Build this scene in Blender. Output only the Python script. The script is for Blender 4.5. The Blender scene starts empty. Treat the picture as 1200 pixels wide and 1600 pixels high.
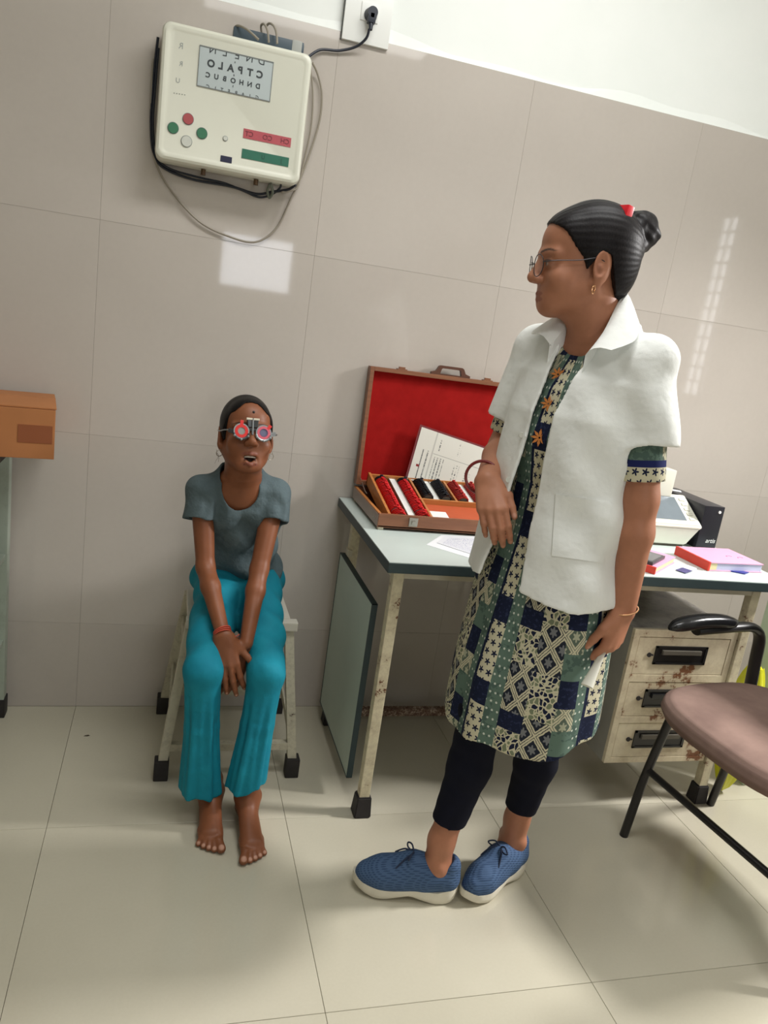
import bpy, bmesh, math, random
import numpy as np
from mathutils import Vector, Matrix, Euler
random.seed(7); np.random.seed(7)
SC = bpy.context.scene
COL = SC.collection
PI = math.pi

# ------------------------------------------------------------------ camera
CAM = Vector((0.2158, -2.3721, 1.3393))
YAW, PITCH, ROLL, FPX = 0.2923, 0.2450, 0.1470, 1197.36
_f = Vector((math.sin(YAW)*math.cos(PITCH), math.cos(YAW)*math.cos(PITCH), -math.sin(PITCH)))
_r = Vector((math.cos(YAW), -math.sin(YAW), 0)); _u = _r.cross(_f)
_r2 = math.cos(ROLL)*_r + math.sin(ROLL)*_u
_u2 = -math.sin(ROLL)*_r + math.cos(ROLL)*_u
camd = bpy.data.cameras.new('camera'); cam = bpy.data.objects.new('camera', camd); COL.objects.link(cam)
camd.sensor_fit = 'HORIZONTAL'; camd.sensor_width = 36.0; camd.lens = 36.0*FPX/1200.0
camd.clip_start = 0.05
cam.matrix_world = Matrix(((_r2.x, _u2.x, -_f.x, CAM.x), (_r2.y, _u2.y, -_f.y, CAM.y), (_r2.z, _u2.z, -_f.z, CAM.z), (0, 0, 0, 1)))
SC.camera = cam

# ------------------------------------------------------------------ light
W = bpy.data.worlds.new('world'); SC.world = W; W.use_nodes = True
bg = W.node_tree.nodes['Background']; bg.inputs[0].default_value = (0.80, 0.90, 1.0, 1); bg.inputs[1].default_value = 0.6
SC.view_settings.view_transform = 'Standard'; SC.view_settings.look = 'None'
SC.view_settings.gamma = 1.0; SC.view_settings.use_curve_mapping = False
SC.view_settings.exposure = 0.22
def area(name, loc, target, sx, sy, power, color):
    l = bpy.data.lights.new(name, 'AREA'); l.shape = 'RECTANGLE'; l.size = sx; l.size_y = sy; l.energy = power; l.color = color
    o = bpy.data.objects.new(name, l); COL.objects.link(o); o.location = loc
    o.rotation_euler = (Vector(target)-Vector(loc)).to_track_quat('-Z', 'Y').to_euler(); return o
# room box: back wall y=0, front wall y=-4.2, left x=-2.4, right x=3.2, ceiling 3.0
XL, XR, YF, ZC = -2.4, 3.2, -4.2, 3.0
kl = area('daylight_right', (XR+0.02, -0.95, 2.17), (1.45, -1.02, 0.0), 0.34, 0.34, 25, (1.0, 0.975, 0.96)); kl.data.spread = math.radians(95)
area('daylight_front', (0.82, YF-0.02, 1.62), (0.82, 0, 1.62), 0.56, 0.42, 7, (0.90, 0.93, 1.0))
area('daylight_slit', (XR+0.004, -1.60, 1.665), (0, -1.60, 1.665), 0.14, 1.0, 2.6, (0.95, 0.97, 1.0))
area('tube_glow_a', (0.9, -2.55, 2.90), (0.9, -2.55, 0), 1.3, 0.35, 9, (1.0, 0.995, 0.975))
area('tube_glow_b', (1.1, -1.05, 2.90), (1.1, -1.05, 0), 1.3, 0.35, 22, (1.0, 1.0, 0.99))

# ------------------------------------------------------------------ materials
def srgb(r, g, b):
    def c(v):
        v /= 255.0
        return v/12.92 if v <= 0.04045 else ((v+0.055)/1.055)**2.4
    return (c(r), c(g), c(b), 1.0)
class E:
    """socket wrapper: arithmetic on shader sockets"""
    def __init__(s, nt, k): s.nt = nt; s.k = k
    def _m(s, op, *a):
        n = s.nt.nodes.new('ShaderNodeMath'); n.operation = op
        for i, v in enumerate((s,)+a):
            if isinstance(v, E): s.nt.links.new(v.k, n.inputs[i])
            else: n.inputs[i].default_value = float(v)
        return E(s.nt, n.outputs[0])
    def __add__(s, o): return s._m('ADD', o)
    __radd__ = __add__
    def __sub__(s, o): return s._m('SUBTRACT', o)
    def __mul__(s, o): return s._m('MULTIPLY', o)
    __rmul__ = __mul__
    def __truediv__(s, o): return s._m('DIVIDE', o)
    def lt(s, o): return s._m('LESS_THAN', o)
    def gt(s, o): return s._m('GREATER_THAN', o)
    def abs(s): return s._m('ABSOLUTE')
    def floor(s): return s._m('FLOOR')
    def fract(s): return s._m('FRACT')
    def sin(s): return s._m('SINE')
    def min(s, o): return s._m('MINIMUM', o)
    def max(s, o): return s._m('MAXIMUM', o)
    def pow(s, o): return s._m('POWER', o)
    def sqrt(s): return s._m('SQRT')
    def atan2(s, o): return s._m('ARCTAN2', o)
    def inv(s): return 1.0 - s if False else (s*-1.0)+1.0
class MT:
    def __init__(s, name, color=(0.5, 0.5, 0.5, 1), rough=0.5, metal=0.0, spec=0.5):
        s.m = bpy.data.materials.new(name); s.m.use_nodes = True; s.nt = s.m.node_tree
        s.b = s.nt.nodes['Principled BSDF']
        s.b.inputs['Base Color'].default_value = color; s.b.inputs['Roughness'].default_value = rough
        s.b.inputs['Metallic'].default_value = metal; s.b.inputs['Specular IOR Level'].default_value = spec
    def new(s, t): return s.nt.nodes.new(t)
    def link(s, a, b): s.nt.links.new(a.k if isinstance(a, E) else a, b)
    def coord(s, which='Object'):
        n = s.new('ShaderNodeTexCoord'); return n.outputs[which]
    def xyz(s, vec):
        n = s.new('ShaderNodeSeparateXYZ'); s.link(vec, n.inputs[0]); return tuple(E(s.nt, n.outputs[i]) for i in range(3))
    def vec(s, x, y, z=0.0):
        n = s.new('ShaderNodeCombineXYZ')
        for i, v in enumerate((x, y, z)):
            if isinstance(v, E): s.link(v, n.inputs[i])
            else: n.inputs[i].default_value = v
        return n.outputs[0]
    def uv(s):
        n = s.new('ShaderNodeUVMap'); n.uv_map = 'uv'; return s.xyz(n.outputs[0])[:2]
    def noise(s, scale, detail=3, vec=None, rough=0.55, which='Object'):
        n = s.new('ShaderNodeTexNoise'); n.inputs['Scale'].default_value = scale; n.inputs['Detail'].default_value = detail; n.inputs['Roughness'].default_value = rough
        s.link(vec if vec is not None else s.coord(which), n.inputs['Vector']); return E(s.nt, n.outputs[0])
    def ramp(s, fac, stops):
        n = s.new('ShaderNodeValToRGB'); s.link(fac, n.inputs[0]); el = n.color_ramp.elements
        while len(el) < len(stops): el.new(0.5)
        for e, (p, c) in zip(el, stops): e.position = p; e.color = c
        return n.outputs[0]
    def mix(s, fac, a, b):
        n = s.new('ShaderNodeMix'); n.data_type = 'RGBA'
        for i, v in ((0, fac), (6, a), (7, b)):
            if isinstance(v, E): s.link(v, n.inputs[i])
            elif hasattr(v, 'links'): s.nt.links.new(v, n.inputs[i])
            else: n.inputs[i].default_value = v
        return n.outputs[2]
    def attr(s, name):
        n = s.new('ShaderNodeAttribute'); n.attribute_name = name; return n.outputs['Color']
    def base(s, sock): s.link(sock, s.b.inputs['Base Color']); return s
    def bump(s, h, strength=0.3, dist=0.002):
        n = s.new('ShaderNodeBump'); n.inputs['Strength'].default_value = strength; n.inputs['Distance'].default_value = dist
        s.link(h, n.inputs['Height']); s.link(n.outputs[0], s.b.inputs['Normal']); return s
def plain(name, col, rough=0.5, metal=0.0, spec=0.5, var=0.0, scale=20, bump=0.0, bscale=200):
    t = MT(name, col, rough, metal, spec)
    if var:
        lo = tuple(c*(1-var) for c in col[:3])+(1,); hi = tuple(min(1, c*(1+var)) for c in col[:3])+(1,)
        t.base(t.ramp(t.noise(scale), [(0.3, lo), (0.7, hi)]))
    if bump: t.bump(t.noise(bscale, 2), bump, 0.001)
    return t.m
def rusty(name, col, rust, amount=0.62, scale=18, rough=0.45):
    t = MT(name, col, rough)
    n = t.noise(scale, 6, rough=0.7); n2 = t.noise(scale*0.35, 2)
    f = (n*0.65 + n2*0.35)
    soft = t.ramp(f, [(amount-0.16, (0, 0, 0, 1)), (amount, (0.30, 0.30, 0.30, 1)), (amount+0.03, (1, 1, 1, 1))])
    t.base(t.mix(E(t.nt, soft), col, rust)); return t.m

M = {}
def wall_tile_mat():
    t = MT('wall_tile', srgb(190, 176, 158), 0.045, 0, 0.32)
    n = t.noise(1.3, 4); n2 = t.noise(60, 2)
    t.base(t.ramp(n*0.85+n2*0.15, [(0.30, srgb(189, 181, 172)), (0.70, srgb(201, 193, 184))])); return t.m
def floor_tile_mat():
    t = MT('floor_tile', srgb(205, 198, 172), 0.13, 0, 0.42)
    n = t.noise(1.7, 4); n2 = t.noise(140, 2)
    t.base(t.ramp(n*0.8+n2*0.2, [(0.30, srgb(192, 186, 166)), (0.70, srgb(203, 197, 178))])); return t.m
M['wtile'] = wall_tile_mat(); M['ftile'] = floor_tile_mat()
M['grout'] = plain('grout', srgb(186, 172, 156), 0.9, var=0.05)
M['fgrout'] = plain('floor_grout', srgb(120, 112, 92), 0.9, var=0.1)
t = MT('white_plaster', srgb(240, 243, 238), 0.75); t.base(t.ramp(t.noise(2.2, 5), [(0.3, srgb(242, 246, 241)), (0.7, srgb(250, 252, 248))])).bump(t.noise(9, 5), 0.25, 0.006); M['plaster'] = t.m
M['wallpaint'] = plain('wall_paint', srgb(226, 223, 216), 0.8, var=0.03, scale=3)

# ------------------------------------------------------------------ mesh helpers
def link(o, parent=None):
    COL.objects.link(o)
    if parent is not None: o.parent = parent
    return o
def setp(o, label=None, cat=None, group=None, kind=None):
    for k, v in (('label', label), ('category', cat), ('group', group), ('kind', kind)):
        if v: o[k] = v
    return o
def empty(name, loc=(0, 0, 0), rz=0.0, label=None, cat=None, group=None):
    o = bpy.data.objects.new(name, None); COL.objects.link(o); o.location = loc; o.rotation_euler = (0, 0, rz); o.empty_display_size = 0.05
    return setp(o, label, cat, group)
def mesh_obj(name, me, mat, parent=None, smooth=False, angle=None):
    if mat is not None and not me.materials: me.materials.append(mat)
    if smooth:
        me.polygons.foreach_set('use_smooth', np.ones(len(me.polygons), dtype=bool))
        if angle is not None: me.set_sharp_from_angle(angle=angle)
    me.update()
    o = bpy.data.objects.new(name, me); return link(o, parent)
class B:
    """collects shapes in a bmesh, then becomes one mesh object"""
    def __init__(s): s.bm = bmesh.new()
    def _xf(s, vs, mtx):
        if mtx is not None: bmesh.ops.transform(s.bm, matrix=mtx, verts=vs)
    def box(s, c, size, bevel=0.0, rot=None, seg=2):
        r = bmesh.ops.create_cube(s.bm, size=1.0); vs = r['verts']
        bmesh.ops.scale(s.bm, vec=size, verts=vs)
        if bevel > 0:
            es = list({e for v in vs for e in v.link_edges})
            rr = bmesh.ops.bevel(s.bm, geom=es, offset=bevel, segments=seg, profile=0.7, affect='EDGES'); vs = list({v for f in rr['faces'] for v in f.verts} | {v for v in vs if v.is_valid})
            vs = list({v for v in s._island(vs)})
        m = Matrix.Translation(c)
        if rot is not None: m = m @ (rot.to_4x4() if not isinstance(rot, Matrix) or len(rot) == 3 else rot)
        s._xf(vs, m); return s
    def _island(s, vs):
        seen = set(vs); st = list(vs)
        while st:
            v = st.pop()
            for e in v.link_edges:
                o = e.other_vert(v)
                if o not in seen: seen.add(o); st.append(o)
        return seen
    def bounds(s, x0, x1, y0, y1, z0, z1, bevel=0.0): return s.box(((x0+x1)/2, (y0+y1)/2, (z0+z1)/2), (abs(x1-x0), abs(y1-y0), abs(z1-z0)), bevel)
    def bar(s, a, b, w, h=None, bevel=0.0, up=(0, 0, 1)):
        a, b = Vector(a), Vector(b); d = b-a; L = d.length; z = d.normalized(); u = Vector(up)
        if abs(z.dot(u)) > 0.98: u = Vector((0, 1, 0))
        x = u.cross(z).normalized(); y = z.cross(x)
        rot = Matrix((x, y, z)).transposed()
        return s.box((a+b)/2, (w, h or w, L), bevel, rot)
    def cyl(s, a, b, r, r2=None, n=20):
        a, b = Vector(a), Vector(b); d = b-a
        q = d.to_track_quat('Z', 'Y').to_matrix().to_4x4()
        bmesh.ops.create_cone(s.bm, cap_ends=True, segments=n, radius1=r, radius2=r if r2 is None else r2, depth=d.length, matrix=Matrix.Translation((a+b)/2) @ q); return s
    def sph(s, c, r, n=16):
        if not hasattr(r, '__len__'): r = (r, r, r)
        bmesh.ops.create_uvsphere(s.bm, u_segments=n, v_segments=max(6, n//2), radius=1.0, matrix=Matrix.Translation(c) @ Matrix.Diagonal((r[0], r[1], r[2], 1))); return s
    def tube(s, pts, r, n=10, closed=False, cap=True, flat=1.0):
        pts = [Vector(p) for p in pts]; N = len(pts); rings = []
        rr = r if hasattr(r, '__len__') else [r]*N
        up = None
        for i, p in enumerate(pts):
            d = (pts[(i+1) % N]-pts[i-1]) if closed else (pts[min(i+1, N-1)]-pts[max(i-1, 0)])
            d.normalize()
            if up is None:
                up = Vector((0, 0, 1)) if abs(d.z) < 0.9 else Vector((1, 0, 0))
            x = up.cross(d); x = x.normalized() if x.length > 1e-6 else Vector((1, 0, 0)); y = d.cross(x); up = y
            rings.append([s.bm.verts.new(p + rr[i]*(math.cos(2*PI*k/n)*x + flat*math.sin(2*PI*k/n)*y)) for k in range(n)])
        for i in range(N if closed else N-1):
            A, C = rings[i], rings[(i+1) % N]
            for k in range(n): s.bm.faces.new((A[k], A[(k+1) % n], C[(k+1) % n], C[k]))
        if cap and not closed:
            s.bm.faces.new(rings[0][::-1]); s.bm.faces.new(rings[-1])
        return s
    def prism(s, poly, z0, z1, mtx=None, bevel=0.0):
        lo = [s.bm.verts.new((x, y, z0)) for x, y in poly]; hi = [s.bm.verts.new((x, y, z1)) for x, y in poly]
        f = [s.bm.faces.new(lo[::-1]), s.bm.faces.new(hi)]; n = len(poly)
        for i in range(n): f.append(s.bm.faces.new((lo[i], lo[(i+1) % n], hi[(i+1) % n], hi[i])))
        vs = lo+hi
        if bevel:
            es = list({e for v in vs for e in v.link_edges}); bmesh.ops.bevel(s.bm, geom=es, offset=bevel, segments=2, affect='EDGES', profile=0.7); vs = list(s._island([v for v in s.bm.verts if v.is_valid][-1:]))
        s._xf(vs, mtx); return s
    def grid(s, fn, nu, nv, closed_u=False):
        V = [[s.bm.verts.new(fn(i/(nu if closed_u else nu-1), j/(nv-1))) for i in range(nu)] for j in range(nv)]
        for j in range(nv-1):
            for i in range(nu if closed_u else nu-1):
                s.bm.faces.new((V[j][i], V[j][(i+1) % nu], V[j+1][(i+1) % nu], V[j+1][i]))
        return V
    def mesh(s, name):
        bmesh.ops.recalc_face_normals(s.bm, faces=s.bm.faces[:])
        me = bpy.data.meshes.new(name); s.bm.to_mesh(me); s.bm.free(); return me
    def obj(s, name, mat, parent=None, smooth=False, angle=0.6):
        return mesh_obj(name, s.mesh(name), mat, parent, smooth, angle)
def spline(pts, n=12, closed=False):
    P = [Vector(p) for p in pts]; out = []; N = len(P)
    for i in range(N if closed else N-1):
        g = (lambda k: P[k % N]) if closed else (lambda k: P[min(max(k, 0), N-1)])
        p0, p1, p2, p3 = g(i-1), g(i), g(i+1), g(i+2)
        for k in range(n):
            t = k/n; t2 = t*t; t3 = t2*t
            out.append(0.5*((2*p1)+(p2-p0)*t+(2*p0-5*p1+4*p2-p3)*t2+(3*p1-p0-3*p2+p3)*t3))
    if not closed: out.append(P[-1])
    return out
def text_mesh(txt, size, mtx, name, mat, parent, depth=0.0004, shear=0.0, mirror=False, spacing=1.0, bold=0.0):
    cu = bpy.data.curves.new(name, 'FONT'); cu.body = txt; cu.size = size; cu.extrude = depth; cu.align_x = 'CENTER'; cu.align_y = 'CENTER'; cu.shear = shear; cu.space_character = spacing; cu.offset = bold
    o = bpy.data.objects.new(name, cu); COL.objects.link(o)
    dg = bpy.context.evaluated_depsgraph_get(); me = bpy.data.meshes.new_from_object(o.evaluated_get(dg))
    bpy.data.objects.remove(o); bpy.data.curves.remove(cu)
    me.materials.clear()
    if mirror: me.transform(Matrix.Diagonal((-1, 1, 1, 1))); me.flip_normals()
    me.transform(mtx); return mesh_obj(name, me, mat, parent)
def ray(px, py):
    return _f + _r2*((px-600)/FPX) + _u2*((800-py)/FPX)
def at(px, py, **k):
    a, v = list(k.items())[0]; i = 'xyz'.index(a); d = ray(px, py); return CAM + d*((v-CAM[i])/d[i])
def pt(px, py, depth): return CAM + ray(px, py)*depth

# ------------------------------------------------------------------ room
def structure(name, parent=None):
    o = empty(name); o['kind'] = 'structure'; return o
S = 0.6
floor = structure('floor')
B().bounds(XL, XR, YF, 0.12, -0.10, -0.008).obj('floor_bed', M['fgrout'], floor)
tile_me = {}
def tile(parent, x0, x1, a0, a1, axis, mat, th=0.008, gap=None):
    gap = gap or (0.0009 if axis == 'f' else 0.0004)
    key = (axis, round(x1-x0, 4), round(a1-a0, 4))
    if key not in tile_me:
        b = B(); w, h = x1-x0-gap, a1-a0-gap
        if axis == 'f': b.box((0, 0, -th/2), (w, h, th), 0.0007, seg=1)
        elif axis == 'w': b.box((0, th/2, 0), (w, th, h), 0.0003, seg=1)
        tile_me[key] = b.mesh('tile'); tile_me[key].materials.append(mat)
    o = bpy.data.objects.new('tile', tile_me[key]); link(o, parent)
    o.location = ((x0+x1)/2, (a0+a1)/2, 0) if axis == 'f' else ((x0+x1)/2, 0, (a0+a1)/2)
xs = [-2.4, -1.8, -1.2, -0.6, 0, 0.6, 1.2, 1.8, 2.4, 3.0, 3.2]
for i in range(len(xs)-1):
    for j in range(7): tile(floor, xs[i], xs[i+1], -0.6*(j+1), -0.6*j, 'f', M['ftile'])
wall = structure('wall_back'); ZT = 2.0885
B().bounds(XL, XR, 0.008, 0.12, 0, ZT).obj('wall_bed', M['grout'], wall)
zs = [0, 0.2885, 0.8885, 1.4885, ZT]
for i in range(len(xs)-1):
    for j in range(4): tile(wall, xs[i], xs[i+1], zs[j], zs[j+1], 'w', M['wtile'])
b = B(); V = [(0.002, ZT), (0.011, ZT+0.022), (0.012, ZC), (0.12, ZC), (0.12, ZT)]
rng = random.Random(3); nx = 90
def pl(u, v):
    k = v*(len(V)-1); i = min(int(k), len(V)-2); f = k-i; y = V[i][0]*(1-f)+V[i+1][0]*f; z = V[i][1]*(1-f)+V[i+1][1]*f
    if abs(v-0.25) < 0.01: z += 0.010*math.sin(u*37)+0.007*math.sin(u*91+1)
    return (XL+(XR-XL)*u, y, z)
b.grid(pl, nx, len(V)); b.obj('plaster', M['plaster'], wall, smooth=False)
wl = structure('wall_left'); B().bounds(XL-0.12, XL, YF, 0, 0, ZC).obj('wall_panel', M['wallpaint'], wl)
wr = structure('wall_right')
WY0, WY1, WZ0, WZ1 = -1.675, -1.525, 1.16, 2.17
b = B()
QY0, QY1, QZ0, QZ1 = -1.16, -0.74, 1.96, 2.38
b.bounds(XR, XR+0.12, YF, WY0, 0, ZC).bounds(XR, XR+0.12, WY1, QY0, 0, ZC).bounds(XR, XR+0.12, WY0, WY1, 0, WZ0).bounds(XR, XR+0.12, WY0, WY1, WZ1, ZC)
b.bounds(XR, XR+0.12, QY1, 0, 0, ZC).bounds(XR, XR+0.12, QY0, QY1, 0, QZ0).bounds(XR, XR+0.12, QY0, QY1, QZ1, ZC)
b.obj('wall_panel', M['wallpaint'], wr)
wf = structure('wall_front'); FX0, FX1, FZ0, FZ1 = 0.53, 1.11, 1.41, 1.83
b = B()
b.bounds(XL, FX0, YF-0.12, YF, 0, ZC).bounds(FX1, XR, YF-0.12, YF, 0, ZC).bounds(FX0, FX1, YF-0.12, YF, 0, FZ0).bounds(FX0, FX1, YF-0.12, YF, FZ1, ZC)
b.obj('wall_panel', M['wallpaint'], wf)
ce = structure('ceiling'); B().bounds(XL-0.12, XR+0.12, YF-0.12, 0.12, ZC, ZC+0.1).obj('ceiling_slab', M['plaster'], ce)
M['frame_white'] = plain('window_frame_paint', srgb(225, 226, 222), 0.5, var=0.03)
# grille of the narrow window on the right wall
w1 = structure('window_1')
b = B(); b.bounds(XR-0.022, XR-0.002, WY0-0.0, WY0+0.012, WZ0, WZ1).bounds(XR-0.022, XR-0.002, WY1-0.012, WY1, WZ0, WZ1); b.obj('window_frame', M['frame_white'], w1)
B().bounds(XR-0.020, XR-0.004, (WY0+WY1)/2-0.006, (WY0+WY1)/2+0.006, WZ0, WZ1).obj('window_bar', M['frame_white'], w1)
for i in range(13):
    z = WZ0+(WZ1-WZ0)*i/12; B().bounds(XR-0.020, XR-0.004, WY0, WY1, max(WZ0, z-0.006), min(WZ1, z+0.006)).obj('window_bar', M['frame_white'], w1)
w2 = structure('window_2')
b = B(); g = 0.012
b.bounds(FX0, FX0+g, YF-0.06, YF-0.0, FZ0, FZ1).bounds(FX1-g, FX1, YF-0.06, YF, FZ0, FZ1).bounds(FX0, FX1, YF-0.06, YF, FZ0, FZ0+g).bounds(FX0, FX1, YF-0.06, YF, FZ1-g, FZ1); b.obj('window_frame', M['frame_white'], w2)

w3 = structure('window_3'); b = B()
b.bounds(XR-0.01, XR+0.03, QY0, QY0+g, QZ0, QZ1).bounds(XR-0.01, XR+0.03, QY1-g, QY1, QZ0, QZ1).bounds(XR-0.01, XR+0.03, QY0, QY1, QZ0, QZ0+g).bounds(XR-0.01, XR+0.03, QY0, QY1, QZ1-g, QZ1); b.obj('window_frame', M['frame_white'], w3)

sp = B(); sp.prism([(0.0, 0.0), (0.009, 0.003), (0.014, -0.002), (0.007, -0.006), (-0.004, -0.005)], 0.0, 0.0004); sp = sp.obj('floor_mark', plain('dark_smudge', srgb(70, 60, 48), 0.8), floor); sp.location = tuple(at(133, 1149, z=0.0002))

# ------------------------------------------------------------------ lamps on the ceiling (light comes from the area lamps at the top)
M['white_metal'] = plain('white_metal', srgb(232, 233, 228), 0.4, var=0.02)
for (x, y, nm) in ((0.9, -2.55, 'white ceiling batten light behind the camera'), (1.1, -1.05, 'white ceiling batten light nearer the tiled wall')):
    l = empty('ceiling_light', (x, y, ZC), 0, nm, 'light', 'ceiling batten lights')
    B().bounds(-0.70, 0.70, -0.20, 0.20, -0.06, 0, 0.01).obj('housing', M['white_metal'], l)
    for x0 in (-0.66, 0.65): B().bounds(x0, x0+0.01, -0.175, 0.175, -0.095, -0.06).obj('end_cap', M['white_metal'], l)

# ------------------------------------------------------------------ desk
M['laminate'] = plain('desk_laminate', srgb(196, 208, 203), 0.32, var=0.02, scale=6)
M['panel_lam'] = plain('side_panel_laminate', srgb(188, 203, 190), 0.4, var=0.03, scale=7)
M['edge_dark'] = plain('dark_edge_band', srgb(48, 62, 64), 0.45, var=0.08, scale=15)
M['leg_rust'] = rusty('cream_paint_rusty', srgb(222, 212, 180), srgb(105, 62, 36), 0.60, 45)
M['leg_paint'] = rusty('cream_paint', srgb(214, 206, 182), srgb(120, 82, 52), 0.70, 30)
M['rubber'] = plain('black_rubber', srgb(38, 34, 34), 0.7, var=0.15, scale=60)
M['rust'] = rusty('rusted_rail', srgb(92, 58, 42), srgb(190, 170, 150), 0.52, 140, 0.9)
DX0, DX1, DY0, DZ = 0.770, 2.005, -0.640, 0.760
desk = empty('desk', (0, 0, 0), 0, 'grey-green laminate office desk with rusty cream legs against the tiled wall', 'desk')
top = B().bounds(DX0, DX1, DY0, -0.004, DZ-0.003, DZ, 0.0008).obj('desk_top', M['laminate'], desk)
B().bounds(DX0-0.001, DX1+0.001, DY0-0.001, -0.004, DZ-0.029, DZ-0.0025, 0.002).obj('edge_band', M['edge_dark'], top)
LEG = [(0.812, -0.592), (0.812, -0.110), (1.925, -0.592), (1.925, -0.110)]
for i, (x, y) in enumerate(LEG):
    lg = B().bounds(x-0.0145, x+0.0145, y-0.0145, y+0.0145, 0.02, DZ-0.029, 0.002).obj('leg', M['leg_rust'], desk)
    b = B(); b.grid(lambda u, v: (x+(0.024-0.004*v)*[-1, 1, 1, -1][int(u*4) % 4], y+(0.024-0.004*v)*[-1, -1, 1, 1][int(u*4) % 4], 0.062*v), 4, 2, True)
    b.bm.faces.new([w for w in b.bm.verts if w.co.z > 0.06]); b.bm.faces.new([w for w in b.bm.verts if w.co.z < 0.001])
    bmesh.ops.bevel(b.bm, geom=b.bm.edges[:], offset=0.003, segments=2, affect='EDGES')
    b.obj('rubber_foot', M['rubber'], lg, True)
b = B()
for x in (0.812, 1.925): b.bounds(x-0.011, x+0.011, -0.578, -0.125, DZ-0.062, DZ-0.029, 0.001)
for y in (-0.592, -0.110): b.bounds(0.826, 1.911, y-0.011, y+0.011, DZ-0.055, DZ-0.029, 0.001)
b.obj('frame', M['leg_paint'], desk)
B().bounds(0.826, 1.911, -0.122, -0.098, 0.030, 0.056, 0.001).obj('foot_rail', M['rust'], desk)
for x, s in ((0.788, -1),):
    p = B().bounds(x-0.007, x+0.007, -0.512, -0.080, 0.062, 0.594, 0.001).obj('side_panel', M['panel_lam'], desk)
    b = B(); e = 0.0015
    b.bounds(x-0.0085, x+0.0085, -0.5135-0.0, -0.5115, 0.0605, 0.5955).bounds(x-0.0085, x+0.0085, -0.0805, -0.0785, 0.0605, 0.5955).bounds(x-0.0085, x+0.0085, -0.5135, -0.0785, 0.5935, 0.5955).bounds(x-0.0085, x+0.0085, -0.5135, -0.0785, 0.0605, 0.0625)
    b.obj('edge_band', M['edge_dark'], p)
    B().bounds(x-0.004*s, x+0.018*-s if s < 0 else x-0.022, -0.135, -0.100, 0.600, 0.622, 0.001).obj('bracket', M['leg_paint'], desk)
# drawers
M['drawer'] = rusty('cream_drawer_paint', srgb(222, 210, 180), srgb(120, 74, 42), 0.575, 16)
M['drawer_side'] = plain('dusty_grey_metal', srgb(150, 148, 138), 0.5, var=0.12, scale=9)
t = MT('streaked_dusty_metal', srgb(120, 116, 108), 0.35); t.base(t.ramp(t.noise(7, 6, rough=0.7), [(0.35, srgb(74, 70, 66)), (0.6, srgb(165, 160, 150))])); M['dusty'] = t.m
M['black_plastic'] = plain('black_plastic', srgb(24, 24, 26), 0.35, var=0.1)
PX0, PX1, PZ0, PZ1, PY = 1.548, 1.905, 0.148, 0.584, -0.600
ped = B().bounds(PX0, PX1, PY+0.012, -0.140, PZ0, PZ1, 0.002).obj('drawer_cabinet', M['drawer_side'], desk)
B().bounds(PX0, PX1, PY+0.012, -0.140, PZ1+0.0002, PZ1+0.002).obj('cabinet_top', M['dusty'], ped)
b = B()
b.bounds(PX0, PX0+0.020, PY, PY+0.013, PZ0, PZ1, 0.001).bounds(PX1-0.020, PX1, PY, PY+0.013, PZ0, PZ1, 0.001)
for z0, z1 in ((PZ0, 0.166), (0.282, 0.304), (0.418, 0.442), (0.562, PZ1)): b.bounds(PX0+0.019, PX1-0.019, PY, PY+0.013, z0, z1, 0.001)
b.obj('front_frame', M['drawer'], ped)
for z0, z1 in ((0.1675, 0.2805), (0.3055, 0.4165), (0.4435, 0.5605)):
    d = B().bounds(PX0+0.0215, PX1-0.0215, PY+0.001, PY+0.014, z0, z1, 0.0012).obj('drawer', M['drawer'], desk)
    zc = (z0+z1)/2+0.004; xc = (PX0+PX1)/2-0.006
    b = B(); w, h = 0.090, 0.029
    b.bounds(xc-w, xc+w, PY-0.003, PY+0.002, zc+h-0.006, zc+h).bounds(xc-w, xc+w, PY-0.003, PY+0.002, zc-h, zc-h+0.006).bounds(xc-w, xc-w+0.008, PY-0.003, PY+0.002, zc-h, zc+h).bounds(xc+w-0.008, xc+w, PY-0.003, PY+0.002, zc-h, zc+h)
    b.bounds(xc-w+0.006, xc+w-0.006, PY-0.0005, PY+0.001, zc-h+0.005, zc+h-0.005)
    b.obj('handle', M['black_plastic'], d)
    b = B(); b.box((xc, PY-0.004, zc+0.010), (2*w-0.045, 0.008, 0.014), 0.002); b.obj('finger_grip', plain('worn_grip', srgb(95, 90, 80), 0.5) if z0 > 0.4 or z0 < 0.2 else M['black_plastic'], d)
    B().cyl((PX0+0.065, PY+0.002, zc), (PX0+0.065, PY-0.002, zc), 0.007).box((PX0+0.072, PY-0.001, zc), (0.012, 0.003, 0.004)).obj('keyhole', M['rubber'], d)

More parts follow.
